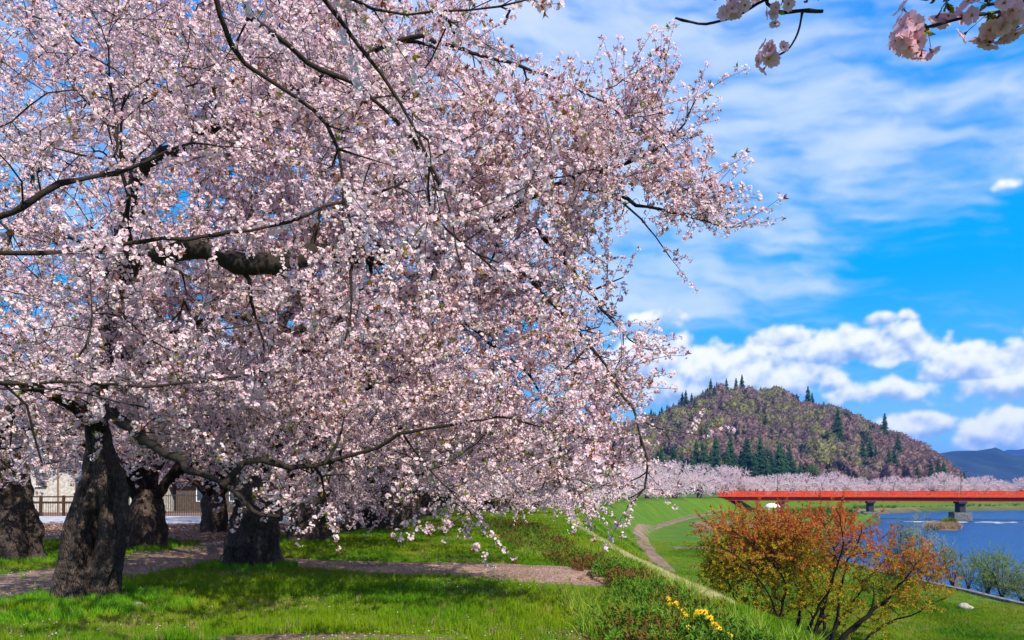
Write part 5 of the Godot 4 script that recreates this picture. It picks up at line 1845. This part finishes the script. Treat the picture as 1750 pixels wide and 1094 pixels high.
# ---------- small things ----------
func rock(g: Geo, c: Vector3, r: Vector3, tone: Color, sd: int) -> void:
	var start := g.v.size()
	var rings := 8
	var sides := 12
	for k in rings + 1:
		var b := PI * k / rings
		for s in sides:
			var a := TAU * s / sides
			var o := Vector3(sin(b) * cos(a), cos(b), sin(b) * sin(a))
			var q := 1.0 + 0.5 * noise.get_noise_3d(o.x * 60.0 + sd * 33.0, o.y * 60.0, o.z * 60.0)
			g.v.append(c + o * r * q)
			g.n.append(o)
			var t := tone * (1.0 + 0.5 * fine.get_noise_3d(o.x * 40.0 + sd, o.y * 40.0, o.z * 40.0))
			t.a = 1.0
			g.c.append(t)
	for k in rings:
		for s in sides:
			var a0 := start + k * sides + s
			var a1 := start + k * sides + (s + 1) % sides
			g.i.append(a0); g.i.append(a0 + sides); g.i.append(a1)
			g.i.append(a1); g.i.append(a0 + sides); g.i.append(a1 + sides)


func make_small_things() -> void:
	rng.seed = 909
	for q in [[230, 1043, 0.15, 0.06, Color(0.55, 0.54, 0.52), "pale grey stone in the grass before the hollow trunk"], [271, 1042, 0.085, 0.045, Color(0.26, 0.17, 0.14), "small brown stone right of the pale one"], [622, 985, 0.11, 0.03, Color(0.50, 0.46, 0.40), "flat pale stone at the near edge of the trodden earth"], [583, 984, 0.06, 0.025, Color(0.45, 0.42, 0.38), "small flat stone left of the larger flat one"]]:
		var d: float = EYE * FOCAL / (q[1] - 840.0)
		var x: float = (q[0] - 875.0) / FOCAL * d
		var g := Geo.new()
		rock(g, Vector3(0, q[3] * 0.5, 0), Vector3(q[2], q[3], q[2] * 0.8), q[4], q[0])
		g.smooth()
		var o := put("stone", g.mesh(m.stone), self, Vector3(x, ground(x, d), -d))
		tag(o, q[5], "stone", "loose stones")
	var g := Geo.new()
	rock(g, Vector3(0, 0.1, 0), Vector3(0.30, 0.16, 0.25), Color(0.6, 0.58, 0.5), 4)
	g.smooth()
	var d := 5.0 * FOCAL / 202.0
	tag(put("stone", g.mesh(m.stone), self, Vector3((1650.0 - 875.0) / FOCAL * d, FLOOD, -d)), "whitish stone alone on the lower lawn by the kerb", "stone", "loose stones")
	# broken clods where the trodden earth falls off the embankment's edge
	var clods := Geo.new()
	for k in 46:
		var t := rng.randf()
		var p := Vector2(1.3, 14.2).lerp(Vector2(2.35, 11.9), t) + Vector2(rnd(-0.3, 0.3), rnd(-0.5, 0.5))
		rock(clods, Vector3(p.x, ground(p.x, p.y) + 0.02, -p.y), Vector3(rnd(0.03, 0.13), rnd(0.02, 0.08), rnd(0.03, 0.11)), Color(0.30, 0.19, 0.13), k)
	clods.smooth()
	put("earth_clods", clods.mesh(m.dirt), self, Vector3.ZERO, "stuff")

	# a dry twig leaning on the ground by the second trunk
	var st := Geo.new()
	var p0 := at(362, 946, 16.0)
	st.tube(PackedVector3Array([Vector3.ZERO, Vector3(0.16, 0.19, 0), Vector3(0.30, 0.42, 0)]), PackedFloat32Array([0.012, 0.01, 0.007]), 6, Color(0.05, 0.04, 0.03))
	tag(put("stick", st.mesh(m.branch), self, Vector3(p0.x, ground(p0.x, 16.0), p0.z)), "thin dark stick leaning against the second trunk's left foot", "stick")

	# the reed covered islet
	var q := at(1611, 900, 128.0)
	var isle := thing("islet", Vector3(q.x, WATER, q.z), "small islet of tan dead reeds in the river before the bridge pier", "islet")
	var mound := Geo.new()
	rock(mound, Vector3(0, -0.2, 0), Vector3(3.1, 0.7, 1.6), Color(0.24, 0.17, 0.11), 3)
	mound.smooth()
	put("mound", mound.mesh(m.dirt), isle)
	var reed := grass_tuft(26, 0.4, 1.1, 0.05)
	var where := []
	var tint := PackedColorArray()
	for k in 420:
		var e := ball()
		where.append(Transform3D(upright(Vector3(rnd(-0.3, 0.3), 1, rnd(-0.3, 0.3)), rng.randf() * TAU, rnd(0.7, 1.25)), Vector3(e.x * 2.9, 0.25, e.z * 1.3)))
		tint.append(Color(0.55, 0.38, 0.22) * rnd(0.7, 1.15))
	for k in 40:
		var e := ball()
		where.append(Transform3D(upright(Vector3(rnd(-0.3, 0.3), 1, rnd(-0.3, 0.3)), rng.randf() * TAU, rnd(1.2, 1.8)), Vector3(1.6 + e.x * 0.9, 0.5, -0.8 + e.z * 0.5)))
		tint.append(Color(0.16, 0.22, 0.02) * rnd(0.8, 1.15))
	scatter("reeds", reed, where, tint, isle)

	# last year's leaves on the bank by the street, fallen petals on lawn and earth
	var lf := Geo.new()
	lf.tri(Vector3(-0.03, 0, 0), Vector3(0, 0.012, -0.05), Vector3(0.03, 0, 0), Color.WHITE)
	lf.tri(Vector3(-0.03, 0, 0), Vector3(0.03, 0, 0), Vector3(0, 0.018, 0.05), Color.WHITE)
	var brown := []
	var brown_tint := PackedColorArray()
	for k in 16000:
		var dd := rnd(21, 38.5)
		var x := rnd(-30, -7)
		if x < -0.72 * dd:
			continue
		if dd < 23.5 + 0.25 * (x + 11.0) * -1.0 and rng.randf() < 0.8:
			continue
		brown.append(Transform3D(upright(Vector3(rnd(-0.5, 0.5), 1, rnd(-0.5, 0.5)), rng.randf() * TAU, rnd(0.8, 1.6)), Vector3(x, ground(x, dd) + 0.01, -dd)))
		brown_tint.append([Color(0.29, 0.15, 0.10), Color(0.38, 0.24, 0.17), Color(0.20, 0.11, 0.08), Color(0.42, 0.30, 0.22)][rng.randi() % 4])
	scatter("fallen_leaves", lf.mesh(m.leaf), brown, brown_tint)
	var pf := Geo.new()
	pf.tri(Vector3(-0.009, 0, 0), Vector3(0, 0.003, -0.011), Vector3(0.009, 0, 0), Color.WHITE)
	pf.tri(Vector3(-0.009, 0, 0), Vector3(0.009, 0, 0), Vector3(0, 0.003, 0.011), Color.WHITE)
	var pink := []
	var pink_tint := PackedColorArray()
	for k in 9000:
		var dd := rnd(7.8, 24)
		var x := rnd(-0.7, 0.15) * dd
		if x > 2.6 or noise.get_noise_2d(x * 40.0, dd * 40.0) < -0.1:
			continue
		pink.append(Transform3D(upright(Vector3(rnd(-0.5, 0.5), 1, rnd(-0.5, 0.5)), rng.randf() * TAU, rnd(0.8, 1.3)), Vector3(x, ground(x, dd) + rnd(0.02, 0.055), -dd)))
		pink_tint.append(Color(0.75, 0.62, 0.64))
	scatter("fallen_petals", pf.mesh(m.petal), pink, pink_tint)
